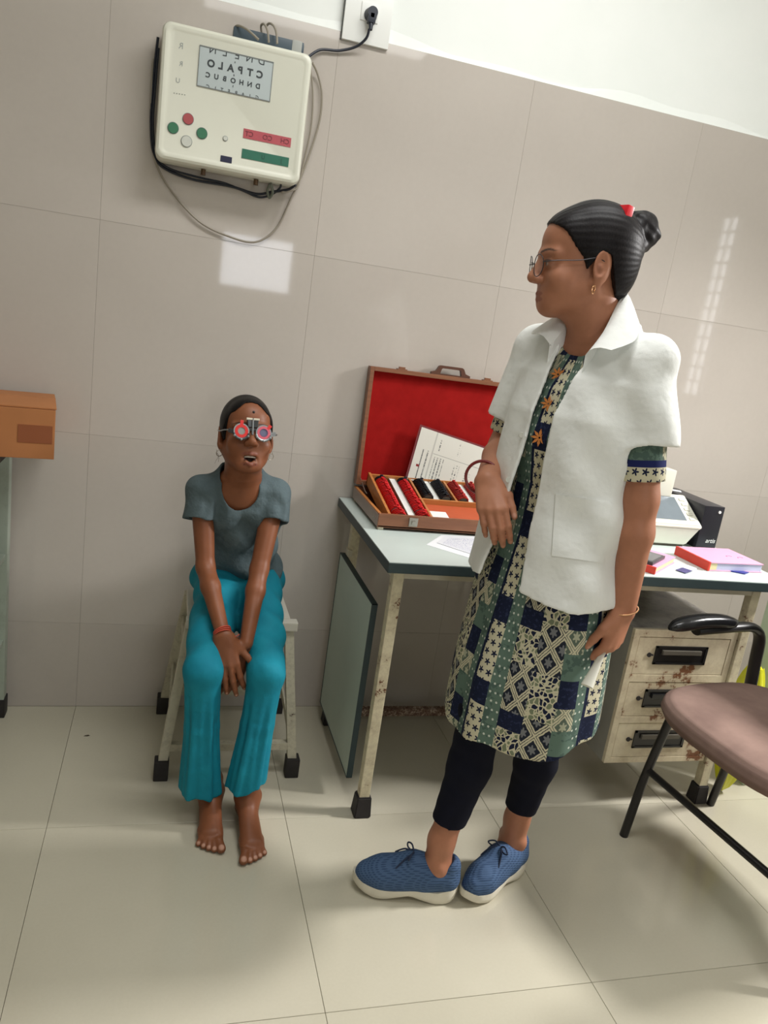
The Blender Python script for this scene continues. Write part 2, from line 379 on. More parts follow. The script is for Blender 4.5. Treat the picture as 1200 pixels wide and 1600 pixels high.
# ------------------------------------------------------------------ step stool
M['stool'] = rusty('stool_paint', srgb(196, 190, 168), srgb(74, 58, 46), 0.63, 60)
M['stool_top'] = plain('stool_seat_metal', srgb(205, 200, 186), 0.35, var=0.06)
st = empty('step_stool', (0.455, -0.22, 0), 0, 'chipped cream metal stool with black rubber feet that the child sits on', 'stool')
def rel(p, o=st): return tuple(Vector(p)-Vector(o.location))
sx = 0.4555
SEATZ = 0.470
for s in (-1, 1):
    for (yb, yt, xb, xt, z1) in ((-0.400, -0.345, 0.186, 0.138, SEATZ-0.022), (-0.035, -0.110, 0.186, 0.138, SEATZ-0.022)):
        a = (sx+s*xb, yb, 0.03); c = (sx+s*xt, yt, z1)
        lg = B().bar(rel(a), rel(c), 0.026, 0.026, 0.002, up=(0, 1, 0)).obj('leg', M['stool'], st)
        b = B(); b.box(rel((sx+s*xb, yb, 0.030)), (0.040, 0.040, 0.060), 0.004); b.obj('rubber_foot', M['rubber'], lg, True)
    # side brace
    B().bar(rel((sx+s*0.176, -0.388, 0.105)), rel((sx+s*0.168, -0.068, 0.19)), 0.006, 0.024, 0.001).obj('side_brace', M['stool'], st)
    B().bar(rel((sx+s*0.150, -0.352, 0.36)), rel((sx+s*0.150, -0.100, 0.36)), 0.006, 0.024, 0.001).obj('side_brace', M['stool'], st)
def lerpx(z, y0, y1): return y0+(y1-y0)*(z-0.03)/(SEATZ-0.052)
for z, yb, yt in ((0.095, -0.400, -0.345), (0.082, -0.035, -0.110)):
    x = 0.186-0.048*(z-0.03)/(SEATZ-0.052); y = lerpx(z, yb, yt)
    B().bar(rel((sx-x, y, z)), rel((sx+x, y, z)), 0.022, 0.022, 0.001).obj('rung', M['stool'], st)
B().bounds(*[v for v in (sx-0.146-st.location.x, sx+0.142-st.location.x, -0.334-st.location.y, -0.135-st.location.y, SEATZ-0.024, SEATZ)], 0.003).obj('seat', M['stool_top'], st)
B().bounds(sx-0.150-st.location.x, sx+0.160-st.location.x, -0.368-st.location.y, -0.335-st.location.y, SEATZ-0.026, SEATZ, 0.003).obj('seat_lip', M['stool_top'], st)

# ------------------------------------------------------------------ chart box on the wall
M['ivory'] = plain('ivory_enamel', srgb(228, 228, 212), 0.35, var=0.015, scale=5)
M['ivory_edge'] = plain('ivory_edge', srgb(236, 236, 222), 0.35)
CX0, CX1, CZ0, CZ1, CY = 0.134, 0.521, 1.660, 1.989, -0.090
vc = empty('vision_chart_box', ((CX0+CX1)/2, 0, CZ0), 0, 'ivory wall-mounted vision chart box with mirrored letters and coloured buttons', 'chart box')
VO = Vector(vc.location)
def vrect(w, h, r, n=6):
    out = []
    for cx, cz, a0 in ((w-r, h-r, 0), (-w+r, h-r, PI/2), (-w+r, -h+r, PI), (w-r, -h+r, 1.5*PI)):
        for i in range(n+1): a = a0+PI/2*i/n; out.append((cx+r*math.cos(a), cz+r*math.sin(a)))
    return out
def face_mtx(y): return Matrix.Translation(((CX0+CX1)/2-VO.x, y-VO.y, (CZ0+CZ1)/2-VO.z)) @ Matrix.Rotation(PI/2, 4, 'X')
W2, H2 = (CX1-CX0)/2, (CZ1-CZ0)/2
# tray-like front cover with rounded rim: rings
prof = [(0.0, 0.008), (0.0, 0.072), (0.003, 0.080), (0.009, 0.0835), (0.014, 0.0835), (0.019, 0.0815), (0.023, 0.0800)]
b = B(); rings = []
for ins, dep in prof:
    rings.append([b.bm.verts.new((x, -dep, z)) for x, z in vrect(W2-ins, H2-ins, max(0.006, 0.022-ins*0.5))])
n = len(rings[0])
for A, C in zip(rings[:-1], rings[1:]):
    for k in range(n): b.bm.faces.new((A[k], A[(k+1) % n], C[(k+1) % n], C[k]))
b.bm.faces.new(rings[-1]); b.bm.faces.new(rings[0][::-1])
me = b.mesh('front_cover'); me.transform(Matrix.Translation((0, -0.008, H2)))
mesh_obj('front_cover', me, M['ivory'], vc, True, 0.5)
FY = -0.0881   # front panel plane (world y)
def fp(px, py):  # pixel -> point on the front panel in the box frame
    p = at(px, py, y=FY); return Vector((p.x-VO.x, p.y-VO.y, p.z-VO.z))
M['lcd'] = MT('chart_window', srgb(188, 198, 198), 0.25).m
M['ink'] = plain('chart_ink', srgb(58, 64, 66), 0.6)
M['ink_faint'] = plain('faded_ink', srgb(160, 165, 162), 0.6)
def quad_plate(pts, th, name, mat, parent):
    b = B(); y = -th
    vs = [b.bm.verts.new((p.x, p.y, p.z)) for p in pts]; v2 = [b.bm.verts.new((p.x, p.y+y, p.z)) for p in pts]
    b.bm.faces.new(vs); b.bm.faces.new(v2[::-1])
    for i in range(4): b.bm.faces.new((vs[i], vs[(i+1) % 4], v2[(i+1) % 4], v2[i]))
    return b.obj(name, mat, parent)
def vplate(px0, py0, px1, py1, name, mat, th=0.0012):
    a, c = fp(px0, py0), fp(px1, py1)
    return quad_plate([Vector((a.x, a.y, a.z)), Vector((c.x, a.y, a.z)), Vector((c.x, a.y, c.z)), Vector((a.x, a.y, c.z))], th, name, mat, vc)
scr = vplate(313, 72, 421, 158, 'chart_window', M['lcd'])
sa, sc_ = fp(313, 72), fp(421, 158)
# dark recessed rim around the window
b = B(); y = sa.y-0.001
b.bounds(sa.x-0.0015, sc_.x+0.0015, y-0.0012, y+0.001, sa.z, sa.z+0.0025).bounds(sa.x-0.0015, sc_.x+0.0015, y-0.0012, y+0.001, sc_.z-0.002, sc_.z).bounds(sa.x-0.0015, sa.x, y-0.0012, y+0.001, sc_.z, sa.z).bounds(sc_.x, sc_.x+0.0015, y-0.0012, y+0.001, sc_.z, sa.z)
b.obj('window_rim', plain('grey_rim', srgb(120, 124, 122), 0.5), vc)
def tmtx(x, z, y=None, rz=0.0):
    return Matrix.Translation((x, (sa.y-0.0016) if y is None else y, z)) @ Matrix.Rotation(PI/2, 4, 'X') @ Matrix.Rotation(rz, 4, 'Z')
SW = sc_.x-sa.x; SH = sa.z-sc_.z
def row(letters, zc, size, x0f, x1f, bold=0.0):
    # letters listed in image order, each mirrored; joined into one row
    meshes = []
    n = len(letters)
    for i, ch in enumerate(letters):
        x = sa.x+SW*(x0f+(x1f-x0f)*i/(n-1)); 
        if ch == ' ': continue
        text_mesh(ch, size, tmtx(x, zc), 'letter', M['ink'], scr, 0.0003, mirror=True, bold=bold)
row('OLAPTC', sa.z-SH*0.385, 0.0235, 0.16, 0.83, 0.0009)
row('CUBOHND', sa.z-SH*0.69, 0.0165, 0.13, 0.82, 0.0005)
text_mesh('8', 0.0065, tmtx(sa.x+SW*0.48, sa.z-SH*0.545), 'letter', M['ink'], scr, 0.0003, mirror=True)
text_mesh('9', 0.0065, tmtx(sa.x+SW*0.48, sa.z-SH*0.215), 'letter', M['ink'], scr, 0.0003, mirror=True)
text_mesh('5', 0.0065, tmtx(sa.x+SW*0.48, sa.z-SH*0.83), 'letter', M['ink'], scr, 0.0003, mirror=True)
def clipped_row(letters, zbase, size, x0f, x1f, zmin, zmax):
    for i, ch in enumerate(letters):
        x = sa.x+SW*(x0f+(x1f-x0f)*i/(len(letters)-1))
        o = text_mesh(ch, size, tmtx(x, zbase), 'letter', M['ink'], scr, 0.0003, mirror=True)
        bm = bmesh.new(); bm.from_mesh(o.data)
        for co, no in (((0, 0, zmax), (0, 0, 1)), ((0, 0, zmin), (0, 0, -1))):
            bmesh.ops.bisect_plane(bm, geom=bm.verts[:]+bm.edges[:]+bm.faces[:], plane_co=co, plane_no=no, clear_outer=True)
        bm.to_mesh(o.data); bm.free()
clipped_row('NLEND', sa.z-SH*0.03, 0.025, 0.17, 0.84, sa.z-SH*0.13, sa.z-0.0006)
clipped_row('CLTFRAIG', sc_.z+0.001, 0.013, 0.14, 0.82, sc_.z+0.0006, sa.z)
# side lettering, buttons, bars
for ch, px, py, s in (('R', 283, 72, 0.020), ('R', 283, 100, 0.016), ('U', 278, 126, 0.016)):
    p = fp(px, py); text_mesh(ch, s, tmtx(p.x, p.z, p.y-0.0003), 'letter', M['ink_faint'], vc, 0.0003, mirror=True)
for k in range(5):
    p = fp(272+k*4.2, 145.5+k*0.7); B().box((p.x, p.y-0.0004, p.z), (0.0018, 0.0006, 0.0018)).obj('mark', M['ink'], vc)
M['btn_red'] = plain('red_button', srgb(178, 84, 86), 0.4); M['btn_green'] = plain('green_button', srgb(62, 122, 90), 0.4); M['btn_white'] = plain('white_button', srgb(214, 216, 206), 0.35)
M['bar_red'] = plain('red_bar', srgb(186, 84, 92), 0.4, var=0.05, scale=60); M['bar_green'] = plain('green_bar', srgb(44, 110, 88), 0.4, var=0.05, scale=60); M['navy_key'] = plain('navy_key', srgb(34, 36, 66), 0.4)
for px, py, m in ((294, 186, 'btn_red'), (270.5, 200, 'btn_green'), (315.5, 208.5, 'btn_green'), (291.5, 221, 'btn_white')):
    p = fp(px, py); B().cyl((p.x, p.y, p.z), (p.x, p.y-0.003, p.z), 0.0136, 0.0128, 28).obj('button', M[m], vc, True)
    B().tube([(p.x+0.0142*math.cos(a*PI/14), p.y-0.0004, p.z+0.0142*math.sin(a*PI/14)) for a in range(28)], 0.0007, 6, True).obj('button_rim', M['ink_faint'], vc, True)
p = fp(352, 216.5); B().cyl((p.x, p.y, p.z), (p.x, p.y-0.003, p.z), 0.006, 0.005, 20).obj('button', M['btn_white'], vc, True)
B().tube([(p.x+0.0064*math.cos(a*PI/10), p.y-0.0004, p.z+0.0064*math.sin(a*PI/10)) for a in range(20)], 0.0006, 6, True).obj('button_rim', M['ink_faint'], vc, True)
a = fp(381, 201); c = fp(456, 229)
def bar_at(px0, py0, w, h, name, mat):
    a = fp(px0, py0); return quad_plate([Vector((a.x, a.y, a.z)), Vector((a.x+w, a.y, a.z)), Vector((a.x+w, a.y, a.z-h)), Vector((a.x, a.y, a.z-h))], 0.0012, name, mat, vc)
rb = bar_at(381, 200.5, 0.1285, 0.0235, 'red_bar', M['bar_red']); gb = bar_at(378.5, 232, 0.1275, 0.0235, 'green_bar', M['bar_green'])
M['ink_red'] = plain('dark_red_ink', srgb(120, 48, 58), 0.5); M['ink_green'] = plain('dark_green_ink', srgb(30, 84, 70), 0.5)
a = fp(381, 200.5)
for tx, fx, m, dz in (('CT', 0.12, 'ink_red', 0.0), ('CO', 0.50, 'ink_red', 0.0), ('CH', 0.87, 'ink_red', 0.0)):
    text_mesh(tx, 0.017, tmtx(a.x+0.1285*fx, a.z-0.012, a.y-0.0016), 'letter', M[m], rb, 0.0003, mirror=True)
a = fp(378.5, 232)
for tx, fx in (('U', 0.45), ('J', 0.84)):
    text_mesh(tx, 0.014, tmtx(a.x+0.1275*fx, a.z-0.012, a.y-0.0016), 'letter', M['ink_green'], gb, 0.0003, mirror=True)
bar_at(345, 242.5, 0.030, 0.0155, 'display_key', M['navy_key'])
M['brass'] = plain('dark_brass', srgb(90, 70, 50), 0.4, 0.6)
for x in (0.262, 0.405): B().cyl((x-VO.x, -0.055, CZ0-VO.z-0.001), (x-VO.x, -0.055, CZ0-VO.z-0.016), 0.0065, n=12).obj('stud', M['brass'], vc, True)
# adapter lying on top of the box, behind the rim
M['adapter'] = plain('slate_blue_plastic', srgb(62, 78, 88), 0.45, var=0.06)
ad = empty('power_adapter', (0.405, -0.030, CZ1), 0, 'slate-coloured power strip lying on top of the vision chart box', 'adapter')
B().box((0, 0, 0.018), (0.190, 0.036, 0.036), 0.008).obj('casing', M['adapter'], ad, True)
B().box((0.075, -0.001, 0.0185), (0.028, 0.0375, 0.037), 0.006).obj('end_cap', plain('grey_cap', srgb(168, 170, 164), 0.5), ad, True)
# cords
M['grey_cord'] = plain('grey_cord', srgb(150, 142, 128), 0.5); M['navy_cord'] = plain('dark_navy_cord', srgb(26, 32, 46), 0.45)
def cord(name, pix, r, mat, label, closed=False, cat='cord'):
    pts = [at(x, y, y=dep) for x, y, dep in pix]
    o = B().tube(spline(pts, 8), r, 8).obj(name, mat, None, True); setp(o, label, cat); return o
cord('dark_cord', [(478, 92, -0.03), (500, 78, -0.012), (530, 79, -0.010), (556, 73, -0.018), (572, 60, -0.035), (577, 45, -0.045)], 0.0036, M['navy_cord'], 'dark cord running from the chart box up to the wall socket')
cord('grey_cord', [(366, 44, -0.03), (372, 40, -0.05), (386, 46, -0.07), (404, 62, -0.080)], 0.0030, M['grey_cord'], 'short grey cord bent over the left end of the power strip')
cord('grey_cord', [(409, 52, -0.02), (408, 40, -0.03), (413, 38, -0.05), (418, 48, -0.07), (420, 66, -0.078)], 0.0030, M['grey_cord'], 'narrow grey cord loop in the middle of the power strip')
cord('grey_cord', [(415, 42, -0.02), (421, 36.5, -0.03), (428, 41, -0.05), (432, 52, -0.07), (433, 68, -0.078)], 0.0030, M['grey_cord'], 'wider grey cord loop right of the narrow one on the power strip')
cord('grey_cord', [(240, 92, -0.015), (236, 170, -0.012), (240, 240, -0.012), (262, 290, -0.010), (310, 345, -0.008), (360, 370, -0.008), (400, 378, -0.008), (432, 356, -0.008), (455, 310, -0.010), (476, 262, -0.010), (498, 195, -0.010), (503, 150, -0.010), (497, 118, -0.012), (488, 98, -0.03)], 0.0028, M['grey_cord'], 'long grey cord hanging in a loop below the chart box')
cord('grey_cord', [(484, 96, -0.02), (489, 150, -0.010), (486, 200, -0.010), (476, 248, -0.010), (466, 290, -0.014), (455, 298, -0.02), (440, 300, -0.03)], 0.0024, M['grey_cord'], 'thin grey cord down the right side of the chart box')
cord('navy_cord', [(247, 58, -0.03), (240, 120, -0.014), (236, 190, -0.012), (240, 238, -0.012), (256, 262, -0.012), (300, 280, -0.012), (360, 291, -0.012), (400, 303, -0.012), (425, 300, -0.02), (450, 296, -0.03), (462, 289, -0.05)], 0.0036, M['navy_cord'], 'dark cord curling round the lower left corner of the chart box')
cord('navy_cord', [(248, 75, -0.03), (243, 130, -0.020), (239, 195, -0.018), (244, 240, -0.018), (262, 262, -0.016), (310, 277, -0.014), (350, 286, -0.012), (380, 298, -0.010), (405, 308, -0.010), (424, 304, -0.012), (437, 294, -0.03), (439, 285, -0.05)], 0.0030, M['navy_cord'], 'thinner dark cord lying against the one under the chart box')
ctie = B().tube(spline([at(422, 288, y=-0.05), at(418, 298, y=-0.03), at(421, 309, y=-0.015), at(426, 300, y=-0.03), at(423, 287, y=-0.05)], 6), 0.004, 8).obj('cable_tie', plain('grey_green_tie', srgb(110, 116, 104), 0.6), None, True); setp(ctie, 'grey tie holding the dark cords under the chart box', 'cable tie')

# ------------------------------------------------------------------ wall socket
M['socket'] = plain('socket_plate_white', srgb(238, 239, 234), 0.35)
so = empty('wall_socket', (0.671, 0, 2.135), 0, 'square white wall socket plate with a dark plug in it', 'socket')
B().box((0, -0.006, 0.0), (0.134, 0.012, 0.134), 0.003).obj('face_plate', M['socket'], so, True)
B().box((0.003, -0.0135, 0.012), (0.050, 0.004, 0.046), 0.0015).obj('socket_insert', M['socket'], so, True)
B().bounds(-0.0695, -0.0665, -0.004, 0, -0.067, 0.067).obj('plate_gap', plain('dark_gap', srgb(90, 92, 90), 0.8), so)
plg = empty('plug', (0.676, -0.012, 2.140), 0, 'dark navy plug pushed into the white wall socket', 'plug')
B().cyl((0, -0.004, 0), (0, -0.034, 0), 0.0185, 0.014, 20).box((0, -0.022, -0.012), (0.022, 0.024, 0.030), 0.006).obj('plug_body', M['navy_cord'], plg, True)
B().cyl((0, -0.024, -0.024), (0, -0.030, -0.044), 0.007, 0.0045, 14).obj('cord_sleeve', M['navy_cord'], plg, True)

# ------------------------------------------------------------------ trial lens case
def wood(name, c0, c1, axis=(1, 12, 12), rough=0.4):
    t = MT(name, c0, rough)
    n = t.new('ShaderNodeMapping'); n.inputs['Scale'].default_value = axis; t.link(t.coord('Object'), n.inputs[0])
    t.base(t.ramp(t.noise(9, 5, n.outputs[0]), [(0.3, c0), (0.7, c1)])); return t.m
M['case_wood'] = wood('case_wood', srgb(124, 80, 56), srgb(142, 94, 66))
M['case_inner'] = wood('case_inner_wood', srgb(176, 112, 58), srgb(194, 130, 74))
t = MT('red_felt', srgb(150, 24, 22), 0.95, 0, 0.1); t.base(t.ramp(t.noise(30, 4), [(0.3, srgb(146, 24, 22)), (0.7, srgb(160, 28, 26))])).bump(t.noise(700, 2), 0.3, 0.001); M['felt'] = t.m
M['case_side'] = plain('worn_side_vinyl', srgb(150, 132, 122), 0.5, var=0.08, scale=14)
M['steel'] = plain('brushed_steel', srgb(170, 165, 155), 0.35, 0.8)
M['white_card'] = plain('white_card', srgb(232, 234, 230), 0.6, var=0.02)
KX0, KX1, KY0, KY1, KZ = 0.808, 1.308, -0.360, -0.030, 0.7605
case = empty('trial_lens_case', (KX0, KY1, KZ), 0, 'open wooden trial lens case with red felt lid standing on the desk', 'case')
KO = Vector(case.location)
def kb(bb, x0, x1, y0, y1, z0, z1, bevel=0.0): return bb.bounds(x0-KO.x, x1-KO.x, y0-KO.y, y1-KO.y, z0-KO.z, z1-KO.z, bevel)
H0, H1 = KZ+0.008, KZ+0.048
b = B(); kb(b, KX0, KX1, KY0, KY0+0.009, H0, H1, 0.0015); kb(b, KX0, KX1, KY1-0.009, KY1, H0, H1, 0.0015); kb(b, KX1-0.009, KX1, KY0+0.009, KY1-0.009, H0, H1, 0.0015); kb(b, KX0, KX1, KY0, KY1, H0, H0+0.005)
b.obj('base_box', M['case_wood'], case)
b = B(); kb(b, KX0, KX0+0.009, KY0+0.0092, KY1-0.0092, H0+0.0055, H1+0.0005, 0.001); b.obj('base_side', M['case_inner'], case)
b = B(); kb(b, KX0-0.0012, KX0, KY0+0.004, KY1-0.004, H0+0.002, H1-0.004); s_ = b.obj('side_skin', M['case_side'], case)
for fx in (KX0+0.012, KX1-0.012):
    for fy in (KY0+0.012, KY1-0.012): B().bounds(fx-0.008-KO.x, fx+0.008-KO.x, fy-0.008-KO.y, fy+0.008-KO.y, 0, 0.009, 0.001).obj('foot', M['leg_paint'], case)
for yy in (-0.325, -0.31): B().cyl((KX0-0.0012-KO.x, yy-KO.y, 0.024), (KX0-0.003-KO.x, yy-KO.y, 0.024), 0.003, n=10).obj('rivet', M['steel'], case)
lx = 0.912-KO.x; b = B(); b.box((lx, KY0-0.002-KO.y, 0.030), (0.026, 0.004, 0.026), 0.001).box((lx, KY0-0.005-KO.y, 0.029), (0.010, 0.005, 0.010), 0.001); b.obj('latch', M['steel'], case)
lx2 = 1.204-KO.x; b = B(); b.box((lx2, KY0-0.002-KO.y, 0.030), (0.026, 0.004, 0.026), 0.001).box((lx2, KY0-0.005-KO.y, 0.029), (0.010, 0.005, 0.010), 0.001); b.obj('latch', M['steel'], case)
# lid: shallow tray standing up behind
la = Vector((0, -0.052-KO.y, 0.818-KO.z)); lb = Vector((0, -0.036-KO.y, 1.192-KO.z))   # front face line, bottom to top
ld = (lb-la); LL = ld.length; lu = ld.normalized(); ln = Vector((0, -lu.z, lu.y))       # ln: outward (to the viewer)
LM = Matrix(((1, 0, 0, 0), (0, lu.y, -ln.y, la.y), (0, lu.z, -ln.z, la.z), (0, 0, 0, 1)))   # local: x, along lid, depth behind
WK = KX1-KX0; b = B()
RW, RD = 0.013, 0.033
b.bounds(0, RW, 0, LL, 0, RD, 0.0015).bounds(WK-RW, WK, 0, LL, 0, RD, 0.0015).bounds(RW, WK-RW, LL-RW, LL, 0, RD, 0.0015).bounds(RW, WK-RW, 0, RW, 0, RD, 0.0015)
me = b.mesh('lid_frame'); me.transform(LM); lid = mesh_obj('lid_frame', me, M['case_wood'], case)
b = B(); b.bounds(RW-0.002, WK-RW+0.002, RW-0.002, LL-RW+0.002, 0.020, RD-0.004); me = b.mesh('lid_lining'); me.transform(LM); mesh_obj('lid_lining', me, M['felt'], lid)
# handle: flat loop
hx = WK/2+0.016; b = B(); outer = [(-0.066, 0), (-0.066, 0.007), (-0.050, 0.012), (-0.042, 0.027), (-0.036, 0.030), (0.036, 0.030), (0.042, 0.027), (0.050, 0.012), (0.066, 0.007), (0.066, 0)]
inner = [(-0.036, 0.004), (-0.036, 0.006), (-0.034, 0.014), (-0.032, 0.020), (-0.028, 0.0215), (0.028, 0.0215), (0.032, 0.020), (0.034, 0.014), (0.036, 0.006), (0.036, 0.004)]
vo = [[b.bm.verts.new((hx+x, LL+y, z)) for x, y in outer] for z in (0.004, 0.018)]; vi = [[b.bm.verts.new((hx+x, LL+y, z)) for x, y in inner] for z in (0.004, 0.018)]
for i in range(9):
    for L_ in (0, 1): b.bm.faces.new((vo[L_][i], vo[L_][i+1], vi[L_][i+1], vi[L_][i]))
    b.bm.faces.new((vo[0][i], vo[0][i+1], vo[1][i+1], vo[1][i])); b.bm.faces.new((vi[0][i], vi[0][i+1], vi[1][i+1], vi[1][i]))
for L_ in (0, 1): b.bm.faces.new((vo[L_][0], vi[L_][0], vi[L_][9], vo[L_][9]))
b.bm.faces.new((vo[0][0], vi[0][0], vi[1][0], vo[1][0])); b.bm.faces.new((vo[0][9], vi[0][9], vi[1][9], vo[1][9]))
me = b.mesh('handle'); me.transform(LM); mesh_obj('handle', me, plain('brown_plastic', srgb(92, 58, 44), 0.4), case)
for hx2 in (0.104, WK-0.104):
    b = B(); b.bounds(hx2-0.016, hx2+0.016, LL-0.002, LL+0.003, 0.004, 0.022).bounds(hx2-0.010, hx2+0.010, LL+0.003, LL+0.009, 0.008, 0.016); me = b.mesh('latch_plate'); me.transform(LM); mesh_obj('latch_plate', me, M['case_wood'], case)
B().tube([(0.016, 0.004, 0.078), (0.024, -0.055, 0.046), (0.026, -0.075, 0.042)], 0.0018, 6).obj('lid_stay', M['steel'], case, True)
# inclined tray
TB = Vector((0, -0.060, 0.855)); TF = Vector((0, -0.345, 0.797)); td = TF-TB; TL = td.length; tu = td.normalized(); tn = Vector((0, -tu.z, tu.y)); tn = -tn if tn.z < 0 else tn
TM = Matrix(((1, 0, 0, -KO.x), (0, tu.y, tn.y, TB.y-KO.y), (0, tu.z, tn.z, TB.z-KO.z), (0, 0, 0, 1)))  # local: world x, along tray (0 back .. TL front), up from tray top
def tray_obj(b, name, mat, parent=case):
    me = b.mesh(name); me.transform(TM); return mesh_obj(name, me, mat, parent)
TX0, TX1 = 0.840, 1.296
b = B(); b.bounds(TX0, TX0+0.008, 0, TL, -0.032, 0.008, 0.001).bounds(TX1-0.008, TX1, 0, TL, -0.032, 0.008, 0.001).bounds(TX0, TX1, 0, 0.007, -0.032, 0.004, 0.001).bounds(TX0, TX1, TL-0.007, TL, -0.028, 0.002, 0.001)
b.bounds(0.974, 0.981, 0.007, TL-0.007, -0.030, 0.002, 0.001).bounds(1.0925, 1.0995, 0.007, 0.152, -0.030, 0.002, 0.001).bounds(0.981, TX1-0.008, 0.150, 0.157, -0.032, 0.002, 0.001)
tray = tray_obj(b, 'tray', M['case_inner'])
b = B(); b.bounds(TX0+0.004, TX1-0.004, 0.003, TL-0.003, -0.034, -0.031); tray_obj(b, 'tray_floor', plain('orange_tray_floor', srgb(182, 84, 48), 0.6, var=0.05), tray)
for x0, x1, v1 in ((0.9085, 0.9285, TL-0.008), (1.0235, 1.0425, 0.149), (1.141, 1.158, 0.149), (1.245, 1.258, 0.149)):
    b = B(); b.bounds(x0, x1, 0.008, v1, -0.030, -0.004, 0.001); tray_obj(b, 'divider', M['white_card'], tray)
    b = B(); b.bounds(x0-0.0018, x0, 0.008, v1, -0.030, -0.002).bounds(x1, x1+0.0018, 0.008, v1, -0.030, -0.002); tray_obj(b, 'slot_rail', M['steel'], tray)
b = B(); b.bounds(0.9815, TX1-0.0085, 0.1575, TL-0.0075, -0.016, -0.0145); tray_obj(b, 'compartment_floor', bpy.data.materials['orange_tray_floor'], tray)
b = B(); b.bounds(0.990, 1.045, 0.205, TL-0.016, -0.0144, -0.0132); tray_obj(b, 'paper_label', M['white_card'], tray)
# lenses: a rimmed disc with a grip tab, each one a thing
def lens_mesh(mat, glass):
    b = B(); R0, R1, h = 0.0185, 0.0140, 0.0021; n = 18; rr = []
    for r, y in ((R1, -h*0.6), (R0-0.002, -h), (R0, -h*0.4), (R0, h*0.4), (R0-0.002, h), (R1, h*0.6)):
        rr.append([b.bm.verts.new((r*math.cos(2*PI*k/n), y, r*math.sin(2*PI*k/n))) for k in range(n)])
    for A, C in zip(rr, rr[1:]+rr[:1]):
        for k in range(n): b.bm.faces.new((A[k], A[(k+1) % n], C[(k+1) % n], C[k]))
    b.box((0.0, 0, 0.0205), (0.010, 0.0030, 0.006), 0.0006, seg=1)
    return b.mesh('lens_rim')
M['lens_red'] = plain('red_lens_rim', srgb(214, 30, 34), 0.3); M['lens_red2'] = plain('dull_red_lens_rim', srgb(186, 52, 50), 0.3); M['lens_black'] = plain('black_lens_rim', srgb(26, 30, 38), 0.3)
lm = {}
for k in ('lens_red', 'lens_red2', 'lens_black'): lm[k] = lens_mesh(M[k], None); lm[k].materials.append(M[k])
M['lens_glass'] = plain('lens_glass', srgb(150, 160, 160), 0.08, spec=0.6)
b = B(); b.cyl((0, -0.0005, 0), (0, 0.0005, 0), 0.0151, n=18); gm = b.mesh('glass'); gm.materials.append(M['lens_glass'])
TMW = Matrix.Translation(KO) @ TM
def lens(k, x, v, tilt, label, group, up=-0.005):
    o = bpy.data.objects.new('trial_lens', lm[k]); COL.objects.link(o)
    o.matrix_world = TMW @ Matrix.Translation((x, v, up)) @ Matrix.Rotation(tilt, 4, 'X') @ Matrix.Rotation(random.uniform(-0.08, 0.08) if random.random() < 0.85 else random.uniform(-0.5, 0.5), 4, 'Y')
    setp(o, label, 'lens', group)
    g = bpy.data.objects.new('glass', gm); COL.objects.link(g); g.parent = o
    return o
tl = -0.42
for ci, (cx, nm) in enumerate(((0.878, 'left of the two long red columns'), (0.9505, 'right of the two long red columns'))):
    for i in range(29):
        v = 0.020+i*0.0090
        k = 'lens_black' if i < 2 else 'lens_red'
        lens(k, cx+random.uniform(-0.0008, 0.0008)+(0.004 if i > 24 else 0), v, tl+random.uniform(-0.06, 0.06), ('black-rimmed trial lens at the far end of the ' if i < 2 else 'red-rimmed trial lens in the ')+nm, ('black lenses behind the ' if i < 2 else 'lenses in the ')+nm)
for cx, nm in ((1.004, 'left black column'), (1.064, 'right black column')):
    for i in range(13): lens('lens_black', cx, 0.022+i*0.0096, tl+random.uniform(-0.05, 0.05), 'black-rimmed trial lens in the '+nm+' of the case', 'lenses in the '+nm, -0.002)
for cx, nm in ((1.121, 'left short red column'), (1.180, 'right short red column')):
    for i in range(13): lens('lens_red2', cx, 0.022+i*0.0096, tl+random.uniform(-0.05, 0.05), 'dull red-rimmed trial lens in the '+nm+' of the case', 'lenses in the '+nm, -0.002)

# ------------------------------------------------------------------ papers
def uv_quad(name, c, mat, th=0.0006, parent=None):
    """thin sheet with corners c (TL, TR, BR, BL) and uv 0..1"""
    c = [Vector(p) for p in c]; n = (c[1]-c[0]).cross(c[3]-c[0]).normalized()*th
    b = B(); uvl = b.bm.loops.layers.uv.new('uv')
    f = [b.bm.verts.new(p) for p in c]; k = [b.bm.verts.new(p+n) for p in c]
    UV = [(0, 1), (1, 1), (1, 0), (0, 0)]
    for vs in (f, k):
        fc = b.bm.faces.new(vs)
        for l, w in zip(fc.loops, UV): l[uvl].uv = w
    for i in range(4): b.bm.faces.new((f[i], f[(i+1) % 4], k[(i+1) % 4], k[i]))
    return b.obj(name, mat, parent)
def form_mat(name, paper, ink, cols, rows, seed, blocks=None):
    t = MT(name, paper, 0.3); u, v = t.uv()
    col = paper; mask = None
    for (u0, u1, v0, v1, lines, dens, vert) in blocks:
        a, c = (u, v) if not vert else (v, u)
        inside = u.gt(u0)*u.lt(u1)*v.gt(v0)*v.lt(v1)
        n = t.noise(1.0, 2, t.vec(a*90.0, (c*lines).floor()*7.3, seed))
        m = inside*(c*lines).fract().lt(0.42)*n.gt(1-dens)
        mask = m if mask is None else mask.max(m)
    t.base(t.mix(mask, paper, ink)); return t
pa = srgb(226, 226, 216); ik = srgb(96, 98, 98)
